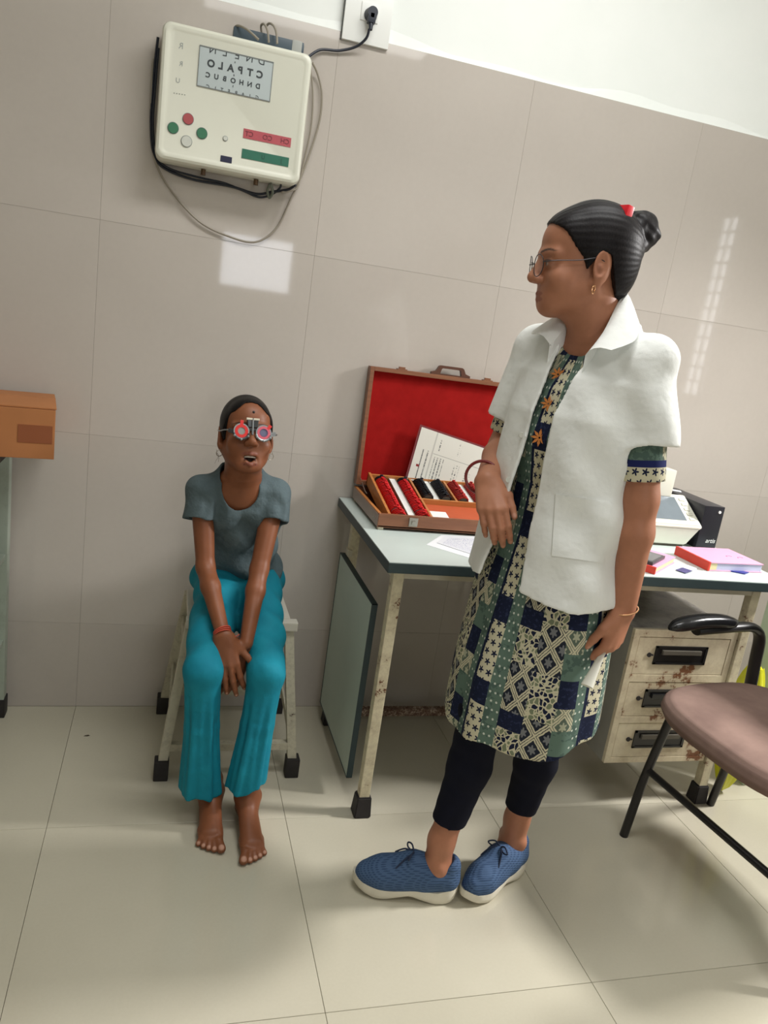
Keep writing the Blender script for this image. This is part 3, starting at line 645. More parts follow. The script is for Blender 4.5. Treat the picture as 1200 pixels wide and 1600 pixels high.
t = form_mat('printed_form', pa, ik, 0, 0, 3.0, [(0.10, 0.13, 0.02, 0.62, 30, 0.6, True), (0.15, 0.20, 0.05, 0.62, 24, 0.55, True), (0.28, 0.42, 0.03, 0.55, 22, 0.52, True), (0.30, 0.34, 0.65, 0.90, 26, 0.5, True), (0.58, 0.66, 0.08, 0.52, 26, 0.48, True), (0.58, 0.62, 0.66, 0.92, 26, 0.42, True), (0.74, 0.86, 0.10, 0.50, 16, 0.40, True)])
u, v = t.uv(); rule = ((v-0.60).abs().lt(0.004)*u.gt(0.25)).max((u-0.235).abs().lt(0.010)*0.45); em = (u-0.085).abs().lt(0.02)*(v-0.30).abs().lt(0.022)
bc = t.b.inputs['Base Color'].links[0].from_socket
t.base(t.mix(em, t.mix(rule, bc, srgb(150, 150, 146)), srgb(140, 40, 44)))
sleeve = empty('printed_form', tuple(at(634, 744, y=-0.066)), 0, 'laminated printed form leaning against the red felt of the lens case lid', 'form')
so_ = Vector(sleeve.location)
ctl, ctr, cbl = at(659, 667, y=-0.052), at(764, 703, y=-0.052), at(636, 748, y=-0.066)
cbr = ctr+(cbl-ctl)
uv_quad('sheet', [p-so_+Vector((0, -0.0012, 0)) for p in (ctl, ctr, cbr, cbl)], t.m, 0.0006, sleeve)
ex = (ctr-ctl).normalized()*0.007; ey = (ctl-cbl).normalized()*0.006
uv_quad('laminate', [p-so_ for p in (ctl-ex+ey, ctr+ex+ey, cbr+ex-ey*2, cbl-ex-ey*2)], plain('laminate_film', srgb(126, 62, 66), 0.2), 0.0006, sleeve)
t = form_mat('table_sheet_print', srgb(228, 232, 238), srgb(150, 158, 190), 0, 0, 5.0, [(0.08, 0.92, 0.08, 0.92, 26, 0.5, False)]); M['sheet'] = t.m
M['sheet_plain'] = plain('paper_white', srgb(232, 235, 238), 0.5)
def sheet(px, z, mat, label):
    c = [at(x, y, z=z) for x, y in px]; o = uv_quad('paper_sheet', [p-c[0] for p in c], mat, 0.0007); o.location = c[0]; setp(o, label, 'paper', 'papers on the desk'); return o
sheet([(690, 836), (790, 840), (760, 880), (666, 851)], 0.7606, M['sheet_plain'], 'blank white sheet at the bottom of the papers on the desk')
sheet([(697, 837), (800, 842), (768, 876), (683, 848)], 0.7618, M['sheet'], 'sheet with bluish print on top of the papers on the desk')

# ------------------------------------------------------------------ instrument with a tilted screen
M['inst'] = plain('instrument_ivory', srgb(228, 228, 212), 0.35, var=0.02)
M['inst_dark'] = plain('instrument_base', srgb(70, 66, 52), 0.6)
inst = empty('eye_instrument', (1.75, -0.26, DZ), 0, 'ivory desktop instrument with a tilted grey screen beside the black box', 'instrument')
def prism_yz(poly, x0, x1, name, mat, parent, off, bevel=0.003):
    b = B(); lo = [b.bm.verts.new((x0-off.x, y-off.y, z-off.z)) for y, z in poly]; hi = [b.bm.verts.new((x1-off.x, y-off.y, z-off.z)) for y, z in poly]
    b.bm.faces.new(lo[::-1]); b.bm.faces.new(hi); n = len(poly)
    for i in range(n): b.bm.faces.new((lo[i], lo[(i+1) % n], hi[(i+1) % n], hi[i]))
    if bevel: bmesh.ops.bevel(b.bm, geom=b.bm.edges[:], offset=bevel, segments=2, affect='EDGES')
    return b.obj(name, mat, parent, True, 0.5)
io = Vector(inst.location)
prism_yz([(-0.338, 0.838), (-0.338, 0.826), (-0.200, 0.826), (-0.200, 0.905), (-0.215, 0.912)], 1.615, 1.902, 'console', M['inst'], inst, io, 0.004)
# tapering belly
b = B(); R_ = [[(1.617, -0.336), (1.900, -0.336), (1.900, -0.205), (1.617, -0.205)], [(1.650, -0.322), (1.868, -0.322), (1.868, -0.215), (1.650, -0.215)]]
V = [[b.bm.verts.new((x-io.x, y-io.y, z-io.z)) for x, y in r] for r, z in zip(R_, (0.830, 0.768))]
for k in range(4): b.bm.faces.new((V[0][k], V[0][(k+1) % 4], V[1][(k+1) % 4], V[1][k]))
b.bm.faces.new(V[1]); b.bm.faces.new(V[0][::-1]); bmesh.ops.bevel(b.bm, geom=b.bm.edges[:], offset=0.004, segments=2, affect='EDGES'); b.obj('belly', M['inst'], inst, True, 0.5)
B().bounds(1.66-io.x, 1.86-io.x, -0.318-io.y, -0.22-io.y, 0, 0.010, 0.002).obj('base', M['inst_dark'], inst)
sd = Vector((0, 0.123, 0.074)).normalized(); sn = Vector((0, -sd.z, sd.y))
def on_scr(x, s, lift): p = Vector((x, -0.338, 0.838))+sd*s+sn*lift; return p-io
def slab(x0, x1, s0, s1, l0, l1, name, mat, parent):
    b = B(); c = [[on_scr(x, s, l) for x, s in ((x0, s0), (x1, s0), (x1, s1), (x0, s1))] for l in (l0, l1)]
    V = [[b.bm.verts.new(p) for p in r] for r in c]; b.bm.faces.new(V[0][::-1]); b.bm.faces.new(V[1])
    for k in range(4): b.bm.faces.new((V[0][k], V[0][(k+1) % 4], V[1][(k+1) % 4], V[1][k]))
    return b.obj(name, mat, parent)
slab(1.640, 1.852, 0.022, 0.128, 0.0002, 0.0012, 'screen', plain('grey_screen', srgb(118, 128, 134), 0.2, var=0.08, scale=12), inst)
for k in range(5): slab(1.866, 1.886, 0.024+k*0.022, 0.036+k*0.022, 0.0002, 0.0022, 'button', plain('pale_button', srgb(204, 204, 188), 0.5) if k == 0 else bpy.data.materials['pale_button'], inst)
B().bounds(1.770-io.x, 1.840-io.x, -0.230-io.y, -0.180-io.y, 0.145, 0.235, 0.006).obj('measuring_head', M['inst'], inst, True)

# ------------------------------------------------------------------ black box with lettering
abx = empty('black_power_unit', (1.945, -0.19, DZ), 0, 'black box with white lettering standing behind the pink register', 'power unit')
M['satin_black'] = plain('satin_black', srgb(30, 30, 38), 0.35, var=0.06)
B().box((0, 0, 0.0725), (0.076, 0.265, 0.145), 0.003).obj('casing', M['satin_black'], abx, True)
B().cyl((0.020, -0.1325, 0.127), (0.020, -0.1355, 0.127), 0.0048, n=16).obj('lamp', M['white_card'], abx)
text_mesh('artis', 0.021, Matrix.Translation((0.012, -0.1328, 0.028)) @ Matrix.Rotation(PI/2, 4, 'X'), 'lettering', M['white_card'], abx, 0.0003, shear=0.25)
o = B().box((0, 0, 0), (0.065, 0.030, 0.0015), 0.0004, Euler((0, 0.0, -0.5)).to_matrix()).obj('paper_slip', M['sheet_plain'], None); o.location = (1.925, -0.110, DZ+0.1458); setp(o, 'white paper slip lying on top of the black box', 'paper')

# ------------------------------------------------------------------ registers, phone, cards
M['pink'] = plain('pink_cover', srgb(216, 160, 188), 0.5, var=0.03); M['red_spine'] = plain('red_spine', srgb(206, 58, 40), 0.5, var=0.05)
t = MT('page_edges', srgb(226, 218, 170), 0.8); _, _, z = t.xyz(t.coord('Object')); t.base(t.mix((z*900.0).fract().lt(0.3), srgb(226, 216, 168), srgb(196, 184, 140))); M['pages'] = t.m
t = MT('lavender_page_edges', srgb(190, 190, 214), 0.8); _, _, z = t.xyz(t.coord('Object')); t.base(t.mix((z*900.0).fract().lt(0.3), srgb(196, 198, 222), srgb(164, 166, 196))); M['pages2'] = t.m
def register(loc, rz, w, d, h, label, pages):
    r = empty('register_book', loc, rz, label, 'book', 'pink registers on the desk')
    B().bounds(0.006, w-0.003, -d+0.003, -0.003, 0.003, h-0.003).obj('pages', pages, r)
    B().bounds(0, w, -d, 0, h-0.003, h, 0.0008).bounds(0, w, -d, 0, 0, 0.003, 0.0008).obj('cover', M['pink'], r)
    B().bounds(-0.002, 0.005, -d-0.0005, 0.0005, -0.0001, h+0.0006, 0.001).obj('spine', M['red_spine'], r); return r
p = at(1055, 853, z=0.788)
r1 = register((p.x+0.005, p.y, DZ+0.0005), 0.06, 0.205, 0.150, 0.027, 'thick pink register with red spine in front of the black box', M['pages2'])
B().bounds(0.005, 0.032, -0.1475, -0.1468, 0.0032, 0.0238).obj('page_marker', M['pages'], r1)
b = B()
for k, (x, y) in enumerate(((0.13, -0.085), (0.165, -0.095))): b.tube([(x+0.010*math.cos(a*0.5), y+0.008*math.sin(a*0.5), 0.0274) for a in range(8)], 0.0006, 5)
b.obj('pen_scribble', plain('pink_ink', srgb(170, 100, 150), 0.6), r1)
# second register: spine towards the viewer
p = Vector((1.545, -0.628, DZ+0.0005))
r2 = register((1.548-0.124, -0.622+0.156, DZ+0.0005), math.radians(38.5), 0.19, 0.20, 0.020, 'pink register with red spine under the phone near the desk edge', M['pages'])
ph = empty('phone', (1.575, -0.552, DZ+0.0212), math.radians(38.5), 'dark grey phone lying on the pink register', 'phone')
B().box((0, 0, 0.005), (0.115, 0.052, 0.010), 0.003).obj('phone_body', plain('phone_grey', srgb(66, 64, 66), 0.35), ph, True)
B().box((0, 0, 0.0103), (0.098, 0.040, 0.0006)).obj('phone_screen', plain('phone_screen', srgb(92, 90, 92), 0.2), ph)
for i, (x, y, m, lb, rz) in enumerate(((1.720, -0.545, 'sheet_plain', 'white card poking out beside the pink register', 0.5), (1.680, -0.575, 'navycard', 'dark blue printed card beside the pink register', 0.55))):
    if m == 'navycard':
        M['navycard'] = plain('navy_card', srgb(74, 72, 120), 0.5)
    o = B().box((0, 0, 0), (0.050, 0.030, 0.0012), 0.0003).obj('card', M[m], None); o.location = (x, y, DZ+0.0011+0.0014*i); o.rotation_euler = (0, 0, rz); setp(o, lb, 'card')
o = B().prism([(0, 0), (0.030, 0.012), (0.085, -0.012), (0.055, -0.030)], 0, 0.003).obj('blue_folder', plain('blue_plastic', srgb(36, 40, 130), 0.4), None); o.location = (1.838, -0.545, DZ+0.0006); setp(o, 'dark blue plastic folder corner under the right register', 'folder')

# ------------------------------------------------------------------ office chair at the right edge
M['black_metal'] = plain('black_tube', srgb(30, 28, 28), 0.35, var=0.1)
t = MT('brown_upholstery', srgb(126, 104, 96), 0.9, 0, 0.2); t.base(t.ramp(t.noise(9, 4), [(0.3, srgb(116, 94, 86)), (0.7, srgb(138, 114, 104))])).bump(t.noise(500, 2), 0.3, 0.001); M['uphol'] = t.m
M['arm_black'] = plain('armrest_pad', srgb(22, 22, 24), 0.22)
ch = empty('office_chair', (1.795, -0.945, 0), math.radians(7), 'brown padded chair with black armrests drawn up to the desk drawers', 'chair')
co = Vector(ch.location)
def superell(u, a, bb, n): c, s = math.cos(u), math.sin(u); return (a*math.copysign(abs(c)**(2/n), c), bb*math.copysign(abs(s)**(2/n), s))
b = B(); prof = [(0.0, -0.028), (0.80, -0.030), (0.96, -0.024), (1.0, -0.004), (0.985, 0.016), (0.93, 0.028), (0.80, 0.034), (0.5, 0.036), (0.0, 0.036)]
SA, SB = 0.250, 0.272
def cush(u, v):
    k = v*(len(prof)-1); i = min(int(k), len(prof)-2); f = k-i; s = prof[i][0]*(1-f)+prof[i+1][0]*f; z = prof[i][1]*(1-f)+prof[i+1][1]*f
    x, y = superell(2*PI*u, SA*s, SB*s, 3.2); return (x, y, 0.432+z+0.012*(1-(x/SA)**2)*0.5)
b.grid(cush, 64, 33, True); bmesh.ops.remove_doubles(b.bm, verts=b.bm.verts[:], dist=1e-5); b.obj('seat', M['uphol'], ch, True, 1.0)
for s in (1, -1):
    y = s*0.245
    B().tube(spline([(-0.200, y*(0.95 if s > 0 else 1.30), 0.0), (-0.190, y*(0.90 if s > 0 else 1.05), 0.20), (-0.170, y*0.82, 0.405)], 6), 0.0125, 14).obj('leg', M['black_metal'], ch, True)
    B().tube(spline([(0.205, y*1.25, 0.0), (0.19, y*1.1, 0.20), (0.17, y*0.9, 0.405)], 6), 0.0125, 14).obj('leg', M['black_metal'], ch, True)
    B().tube(spline([(0.16, y, 0.405), (0.165, y*1.06, 0.52), (0.155, y*1.06, 0.60), (0.12, y*1.06, 0.632), (0.05, y*1.06, 0.636), (-0.10, y*1.06, 0.630)], 6), 0.0195, 14, flat=0.7).obj('arm_post', M['black_metal'], ch, True)
    b = B(); rings = []
    for k in range(15):
        f = k/14; x = -0.195+0.245*f; w = 0.025*(1-abs(2*f-1)**6*0.7); h = 0.019*(1-abs(2*f-1)**5*0.6); z = 0.650+0.008*math.sin(f*PI)-0.010*(1-f)**4
        rings.append([b.bm.verts.new((x, y*1.06+w*superell(2*PI*q/20, 1, 1, 2.6)[0], z+h*superell(2*PI*q/20, 1, 1, 2.6)[1])) for q in range(20)])
    for A, C in zip(rings[:-1], rings[1:]):
        for q in range(20): b.bm.faces.new((A[q], A[(q+1) % 20], C[(q+1) % 20], C[q]))
    b.bm.faces.new(rings[0][::-1]); b.bm.faces.new(rings[-1]); b.obj('armrest', M['arm_black'], ch, True, 1.2)
B().tube([(-0.189, -0.252, 0.225), (-0.189, 0.220, 0.225)], 0.010, 12).obj('stretcher', M['black_metal'], ch, True)
b = B(); b.tube([(-0.17, -0.176, 0.400), (-0.17, 0.176, 0.400)], 0.011, 12).tube([(0.17, -0.19, 0.400), (0.17, 0.19, 0.400)], 0.011, 12); b.obj('seat_frame', M['black_metal'], ch, True)
B().tube([(0.18, -0.12, 0.40), (0.265, -0.12, 0.42), (0.285, -0.12, 0.62)], 0.012, 10).tube([(0.18, 0.12, 0.40), (0.265, 0.12, 0.42), (0.285, 0.12, 0.62)], 0.012, 10).obj('back_support', M['black_metal'], ch, True)
b = B(); b.grid(lambda u, v: (lambda xy: (0.305+0.035*(v-0.5)+0.05*(xy[0]/0.23)**2*-1, xy[0], 0.70+xy[1]))(superell(2*PI*u, 0.225, 0.20, 4)), 48, 2, True)
for z in (0, 1): b.bm.faces.new([v for i, v in enumerate(b.bm.verts) if i//48 == z])
b.obj('backrest', M['black_plastic'], ch, True)

# ------------------------------------------------------------------ right of the desk: low cupboard and yellow bag
M['green_steel'] = plain('pale_green_steel', srgb(196, 212, 186), 0.45, var=0.04, scale=5)
cb = empty('low_cupboard', (2.41, -0.47, 0), 0, 'slim pale green cupboard right of the desk behind the chair', 'cupboard')
B().box((0, 0, 0.345), (0.50, 0.11, 0.69), 0.004).obj('carcass', M['green_steel'], cb)
for s in (-1, 1):
    d = B().box((s*0.123, -0.061, 0.355), (0.236, 0.012, 0.62), 0.002).obj('door', M['green_steel'], cb); B().box((s*0.03, -0.071, 0.40), (0.012, 0.010, 0.07), 0.002).obj('handle', M['steel'], d)
bagl = B(); rr = random.Random(5)
def bag(u, v):
    a = 2*PI*u; r = math.sin(PI*min(0.999, max(0.001, v*0.93)))**0.6*(1+0.10*math.sin(5*a+3*v)+0.06*math.sin(11*a+9*v)); return (0.055*r*math.cos(a), 0.055*r*math.sin(a), 0.44*v+0.012*math.sin(7*a)*v)
bagl.grid(bag, 40, 18, True)
for z in (0, 17): bagl.bm.faces.new([v for i, v in enumerate(bagl.bm.verts) if i//40 == z])
o = bagl.obj('plastic_bag', plain('yellow_plastic', srgb(214, 214, 40), 0.35, var=0.1), None, True); o.location = (2.055, -0.55, 0.001); setp(o, 'crumpled yellow plastic bag standing behind the chair', 'bag')

# ------------------------------------------------------------------ rack and carton at the left edge
M['rack'] = rusty('rack_paint', srgb(168, 178, 164), srgb(96, 92, 78), 0.66, 22)
rk = empty('metal_rack', (-0.485, -0.24, 0), 0, 'grey-green metal rack with black feet at the left edge under the carton', 'rack')
ro = Vector(rk.location)
for x in (-0.220, -0.750):
    for y in (-0.050, -0.430):
        lg = B().box((x-ro.x, y-ro.y, 0.440), (0.040, 0.040, 0.82), 0.002).obj('post', M['rack'], rk); B().box((x-ro.x, y-ro.y, 0.030), (0.048, 0.048, 0.060), 0.004).obj('rubber_foot', M['rubber'], lg, True)
M['dark_edge2'] = plain('dark_shelf_edge', srgb(44, 36, 32), 0.6)
B().box((0.008, 0, 0.857), (0.590, 0.46, 0.018), 0.002).obj('top_board', M['dark_edge2'], rk)
for z in (0.25, 0.52): B().box((0, 0, z), (0.560, 0.40, 0.016), 0.002).obj('shelf', M['rack'], rk)
M['carton'] = plain('brown_cardboard', srgb(172, 112, 66), 0.8, var=0.06, scale=8); M['tape'] = plain('brown_tape', srgb(140, 78, 44), 0.3)
ct = empty('carton', (-0.305, -0.185, 0.8665), math.radians(9), 'brown cardboard carton with a strip of brown tape on top of the rack', 'carton')
cw, cd, chh = 0.46, 0.26, 0.128
B().box((0, 0, chh/2), (cw, cd, chh), 0.002).obj('box_body', M['carton'], ct)
for s in (-1, 1):
    b = B(); b.box((0, s*0.064, chh+0.006-0.000), (cw+0.004, 0.126, 0.004), 0.001, Euler((s*-0.05, 0, 0)).to_matrix()); b.obj('flap', M['carton'], ct)
B().box((cw/2-0.046, -cd/2-0.0006, chh*0.50), (0.080, 0.0012, 0.046)).obj('tape', M['tape'], ct)
M['dgreen'] = plain('dark_green_cloth', srgb(30, 58, 48), 0.8)
o = B().sph((0, 0, 0.05), (0.06, 0.05, 0.05), 16).box((-0.05, 0, 0.03), (0.10, 0.07, 0.06), 0.01).obj('green_pouch', M['dgreen'], None, True); o.location = (-0.30, -0.14, 0.529); setp(o, 'dark green pouch on the rack shelf at the left edge', 'pouch')

# ------------------------------------------------------------------ signed-distance modelling for bodies and clothes
F32 = np.float32
def nv(p): return np.array(p, dtype=np.float64)
def unit(v): v = nv(v); return v/np.linalg.norm(v)
class Vol:
    def __init__(s, lo, hi, hx, hy=None, zs=None):
        s.h = hx; hy = hy or hx
        s.ax = [np.arange(lo[0], hi[0]+hx, hx), np.arange(lo[1], hi[1]+hy, hy), np.arange(lo[2], hi[2]+hx, hx) if zs is None else np.asarray(zs)]
        s.ax = [a.astype(F32) for a in s.ax]
        s.D = np.full([len(a) for a in s.ax], 0.3, F32)
    def reg(s, lo, hi, pad):
        sl = []
        for a, l, h in zip(s.ax, lo, hi):
            i0 = int(np.searchsorted(a, l-pad)); i1 = int(np.searchsorted(a, h+pad)); sl.append(slice(max(i0-1, 0), min(i1+1, len(a))))
        X = s.ax[0][sl[0]][:, None, None]; Y = s.ax[1][sl[1]][None, :, None]; Z = s.ax[2][sl[2]][None, None, :]
        return tuple(sl), X, Y, Z
    def put(s, sl, d, k, op='u'):
        if any(q.stop <= q.start for q in sl): return
        D = s.D[sl]; d = d.astype(F32)
        if op == 's': d = -d
        if op == 'u':
            r = np.minimum(D, d)
            if k > 0: h = np.maximum(k-np.abs(D-d), 0)/k; r = r-h*h*(k*0.25)
        else:
            r = np.maximum(D, d)
            if k > 0: h = np.maximum(k-np.abs(D-d), 0)/k; r = r+h*h*(k*0.25)
        s.D[sl] = r
    def cap(s, a, b, r1, r2=None, k=0.01, op='u', flat=None):
        """tapered capsule; flat=(axis, factor) squeezes the section along a world axis vector"""
        r2 = r1 if r2 is None else r2; a, b = nv(a), nv(b); R = max(r1, r2); pad = k+0.014
        if flat is not None: R = R*max(1, 1/flat[1])
        sl, X, Y, Z = s.reg(np.minimum(a, b)-R, np.maximum(a, b)+R, pad)
        d = b-a; L2 = float(d@d)+1e-12
        px, py, pz = X-F32(a[0]), Y-F32(a[1]), Z-F32(a[2])
        t = np.clip((px*F32(d[0])+py*F32(d[1])+pz*F32(d[2]))/F32(L2), 0, 1)
        qx, qy, qz = px-t*F32(d[0]), py-t*F32(d[1]), pz-t*F32(d[2])
        if flat is not None:
            n = unit(flat[0]); f = flat[1]; c = qx*F32(n[0])+qy*F32(n[1])+qz*F32(n[2]); e = F32(1/f-1)
            qx, qy, qz = qx+c*F32(n[0])*e, qy+c*F32(n[1])*e, qz+c*F32(n[2])*e
        dd = np.sqrt(qx*qx+qy*qy+qz*qz)-(F32(r1)+t*F32(r2-r1))
        s.put(sl, dd, k, op); return s
    def chain(s, pts, rs, k=0.01, kin=None, flat=None):
        for i in range(len(pts)-1): s.cap(pts[i], pts[i+1], rs[i], rs[i+1], k, flat=flat)
        return s
    def ell(s, c, r, R=None, k=0.01, op='u'):
        c, r = nv(c), nv(r); m = max(r); pad = k+0.014
        sl, X, Y, Z = s.reg(c-m, c+m, pad)
        x, y, z = X-F32(c[0]), Y-F32(c[1]), Z-F32(c[2])
        if R is not None:
            R = nv(R); x, y, z = [x*F32(R[0, i])+y*F32(R[1, i])+z*F32(R[2, i]) for i in range(3)]
        qx, qy, qz = x/F32(r[0]), y/F32(r[1]), z/F32(r[2]); k0 = np.sqrt(qx*qx+qy*qy+qz*qz)+F32(1e-6)
        qx, qy, qz = qx/F32(r[0]), qy/F32(r[1]), qz/F32(r[2]); k1 = np.sqrt(qx*qx+qy*qy+qz*qz)+F32(1e-6)
        s.put(sl, k0*(k0-1)/k1, k, op); return s
    def fn(s, f, lo, hi, k=0.0, op='u', pad=0.02):
        sl, X, Y, Z = s.reg(nv(lo), nv(hi), pad); d = f(X, Y, Z)
        d = np.broadcast_to(d, s.D[sl].shape); s.put(sl, d, k, op); return s
    def all(s): return s.ax[0][:, None, None], s.ax[1][None, :, None], s.ax[2][None, None, :]
    def shell(s, t): s.D = np.maximum(s.D, -(s.D+F32(t))); return s
    def net(s, smooth=1):
        D = s.D; S = D < 0; ax = s.ax; n = D.shape; cn = (n[0]-1, n[1]-1, n[2]-1)
        pos, cell, quads = [], [], []
        for a in range(3):
            lo = [slice(None)]*3; hi = [slice(None)]*3; lo[a] = slice(0, -1); hi[a] = slice(1, None)
            lo, hi = tuple(lo), tuple(hi)
            I = np.nonzero(S[lo] != S[hi]); 
            o = [q for q in range(3) if q != a]
            ok = (I[o[0]] > 0) & (I[o[0]] < n[o[0]]-1) & (I[o[1]] > 0) & (I[o[1]] < n[o[1]]-1)
            I = tuple(q[ok] for q in I); J = list(I); J[a] = I[a]+1; J = tuple(J)
            d0, d1 = D[I], D[J]; t = d0/(d0-d1)
            P = np.stack([ax[q][I[q]] for q in range(3)], 1).astype(np.float64); P[:, a] += t*(ax[a][J[a]]-ax[a][I[a]])
            cs = []
            for (u, v) in ((0, 0), (1, 0), (1, 1), (0, 1)):
                c = list(I); c[o[0]] = c[o[0]]-1+u; c[o[1]] = c[o[1]]-1+v
                cs.append((c[0]*cn[1]+c[1])*cn[2]+c[2])
            for c in cs: pos.append(P); cell.append(c)
            q = np.stack(cs, 1); flip = S[I] ^ (a == 1)
            q[~flip] = q[~flip][:, ::-1]
            quads.append(q)
        cell = np.concatenate(cell); pos = np.concatenate(pos)
        uq, inv = np.unique(cell, return_inverse=True); cnt = np.bincount(inv)
        V = np.stack([np.bincount(inv, pos[:, q])/cnt for q in range(3)], 1)
        Q = np.searchsorted(uq, np.concatenate(quads))
        for _ in range(smooth):
            acc = np.zeros_like(V); c2 = np.zeros(len(V))
            for a, b in ((0, 1), (1, 2), (2, 3), (3, 0)):
                for q in range(3): acc[:, q] += np.bincount(Q[:, a], V[Q[:, b], q], len(V))+np.bincount(Q[:, b], V[Q[:, a], q], len(V))
                c2 += np.bincount(Q[:, a], minlength=len(V))+np.bincount(Q[:, b], minlength=len(V))
            V = 0.5*V+0.5*acc/np.maximum(c2, 1)[:, None]
        return V, Q
def np_mesh(name, V, Q, mat, parent=None, loc=(0, 0, 0), color=None, uv=None):
    me = bpy.data.meshes.new(name); me.vertices.add(len(V)); me.loops.add(len(Q)*4); me.polygons.add(len(Q))
    me.vertices.foreach_set('co', (V-nv(loc)).astype(F32).ravel()); me.loops.foreach_set('vertex_index', Q.astype(np.int32).ravel())
    me.polygons.foreach_set('loop_start', np.arange(0, len(Q)*4, 4, dtype=np.int32)); me.polygons.foreach_set('use_smooth', np.ones(len(Q), bool))
    me.update(calc_edges=True)
    if color is not None:
        a = me.color_attributes.new('col', 'FLOAT_COLOR', 'POINT'); a.data.foreach_set('color', np.concatenate([color, np.ones((len(V), 1))], 1).astype(F32).ravel())
    if uv is not None:
        l = me.uv_layers.new(name='uv'); l.data.foreach_set('uv', uv[Q.ravel()].astype(F32).ravel())
    me.materials.append(mat); o = bpy.data.objects.new(name, me); link(o, parent); return o
def keep_big(V, Q, n=200):
    """drop tiny loose islands"""
    lab = np.arange(len(V))
    for _ in range(400):
        m = lab[Q].min(1); new = lab.copy()
        for c in range(4): np.minimum.at(new, Q[:, c], m)
        new = new[new]
        if (new == lab).all(): break
        lab = new
    cnt = np.bincount(lab, minlength=len(V)); ok = cnt[lab] >= n
    idx = np.cumsum(ok)-1; Q = Q[ok[Q[:, 0]]]; return V[ok], idx[Q]
def lin(*c): return np.array(srgb(*c)[:3])
def blend(col, w, c): return col*(1-w[:, None])+c[None]*w[:, None]
def gball(V, c, r): d = np.linalg.norm((V-nv(c))/nv(r), axis=1); return np.clip(1.5-d*1.0, 0, 1) if False else np.clip((1.0-d)/0.35, 0, 1)
def frame(yaw, pitch=0.0, roll=0.0):
    """local axes as columns: x = own left, -y = forward, z = up"""
    return np.array((Matrix.Rotation(yaw, 3, 'Z') @ Matrix.Rotation(pitch, 3, 'X') @ Matrix.Rotation(roll, 3, 'Y')))
class Fr:
    def __init__(s, o, R, sc=1.0): s.o = nv(o); s.R = R; s.s = sc
    def __call__(s, x, y, z): return s.o+s.R@(nv((x, y, z))*s.s)
    def loc(s, V): return ((V-s.o)@s.R)/s.s
def skin_mat(name, rough=0.5):
    t = MT(name, (0.2, 0.1, 0.06, 1), rough, 0, 0.35); n = t.noise(28, 4)
    c = t.attr('col'); mm = t.new('ShaderNodeMix'); mm.data_type = 'RGBA'; mm.blend_type = 'MULTIPLY'; mm.inputs[0].default_value = 1.0
    t.nt.links.new(c, mm.inputs[6]); t.nt.links.new(t.ramp(n, [(0.3, (0.90, 0.89, 0.88, 1)), (0.7, (1.06, 1.06, 1.06, 1))]), mm.inputs[7])
    t.base(mm.outputs[2]); t.bump(t.noise(260, 3), 0.12, 0.001); return t.m
def loft_sdf(F, st, n=2.2):
    """stacked super-ellipses in the frame F: rows (z, cx, cy, a, b)"""
    st = np.array(st, float); R = F.R; o = F.o
    def f(X, Y, Z, wob=None):
        x, y, z = X-F32(o[0]), Y-F32(o[1]), Z-F32(o[2])
        lx, ly, lz = [(x*F32(R[0, i])+y*F32(R[1, i])+z*F32(R[2, i])) for i in range(3)]
        def ip(c):
            # smooth interpolation in z
            q = np.interp(lz, st[:, 0], st[:, c]); return q.astype(F32)
        a, b = ip(3), ip(4); ex = (lx-ip(1)); ey = (ly-ip(2))
        if wob is not None:
            w = wob(lx, ly, lz); a = a+w; b = b+w
        r = ((np.abs(ex)/a)**n+(np.abs(ey)/b)**n)**(1.0/n)
        rad = np.sqrt(ex*ex+ey*ey)
        d = rad*(1-1/np.maximum(r, 1e-4))
        return np.maximum(np.maximum(d, (lz-F32(st[-1, 0]))), F32(st[0, 0])-lz)
    return f
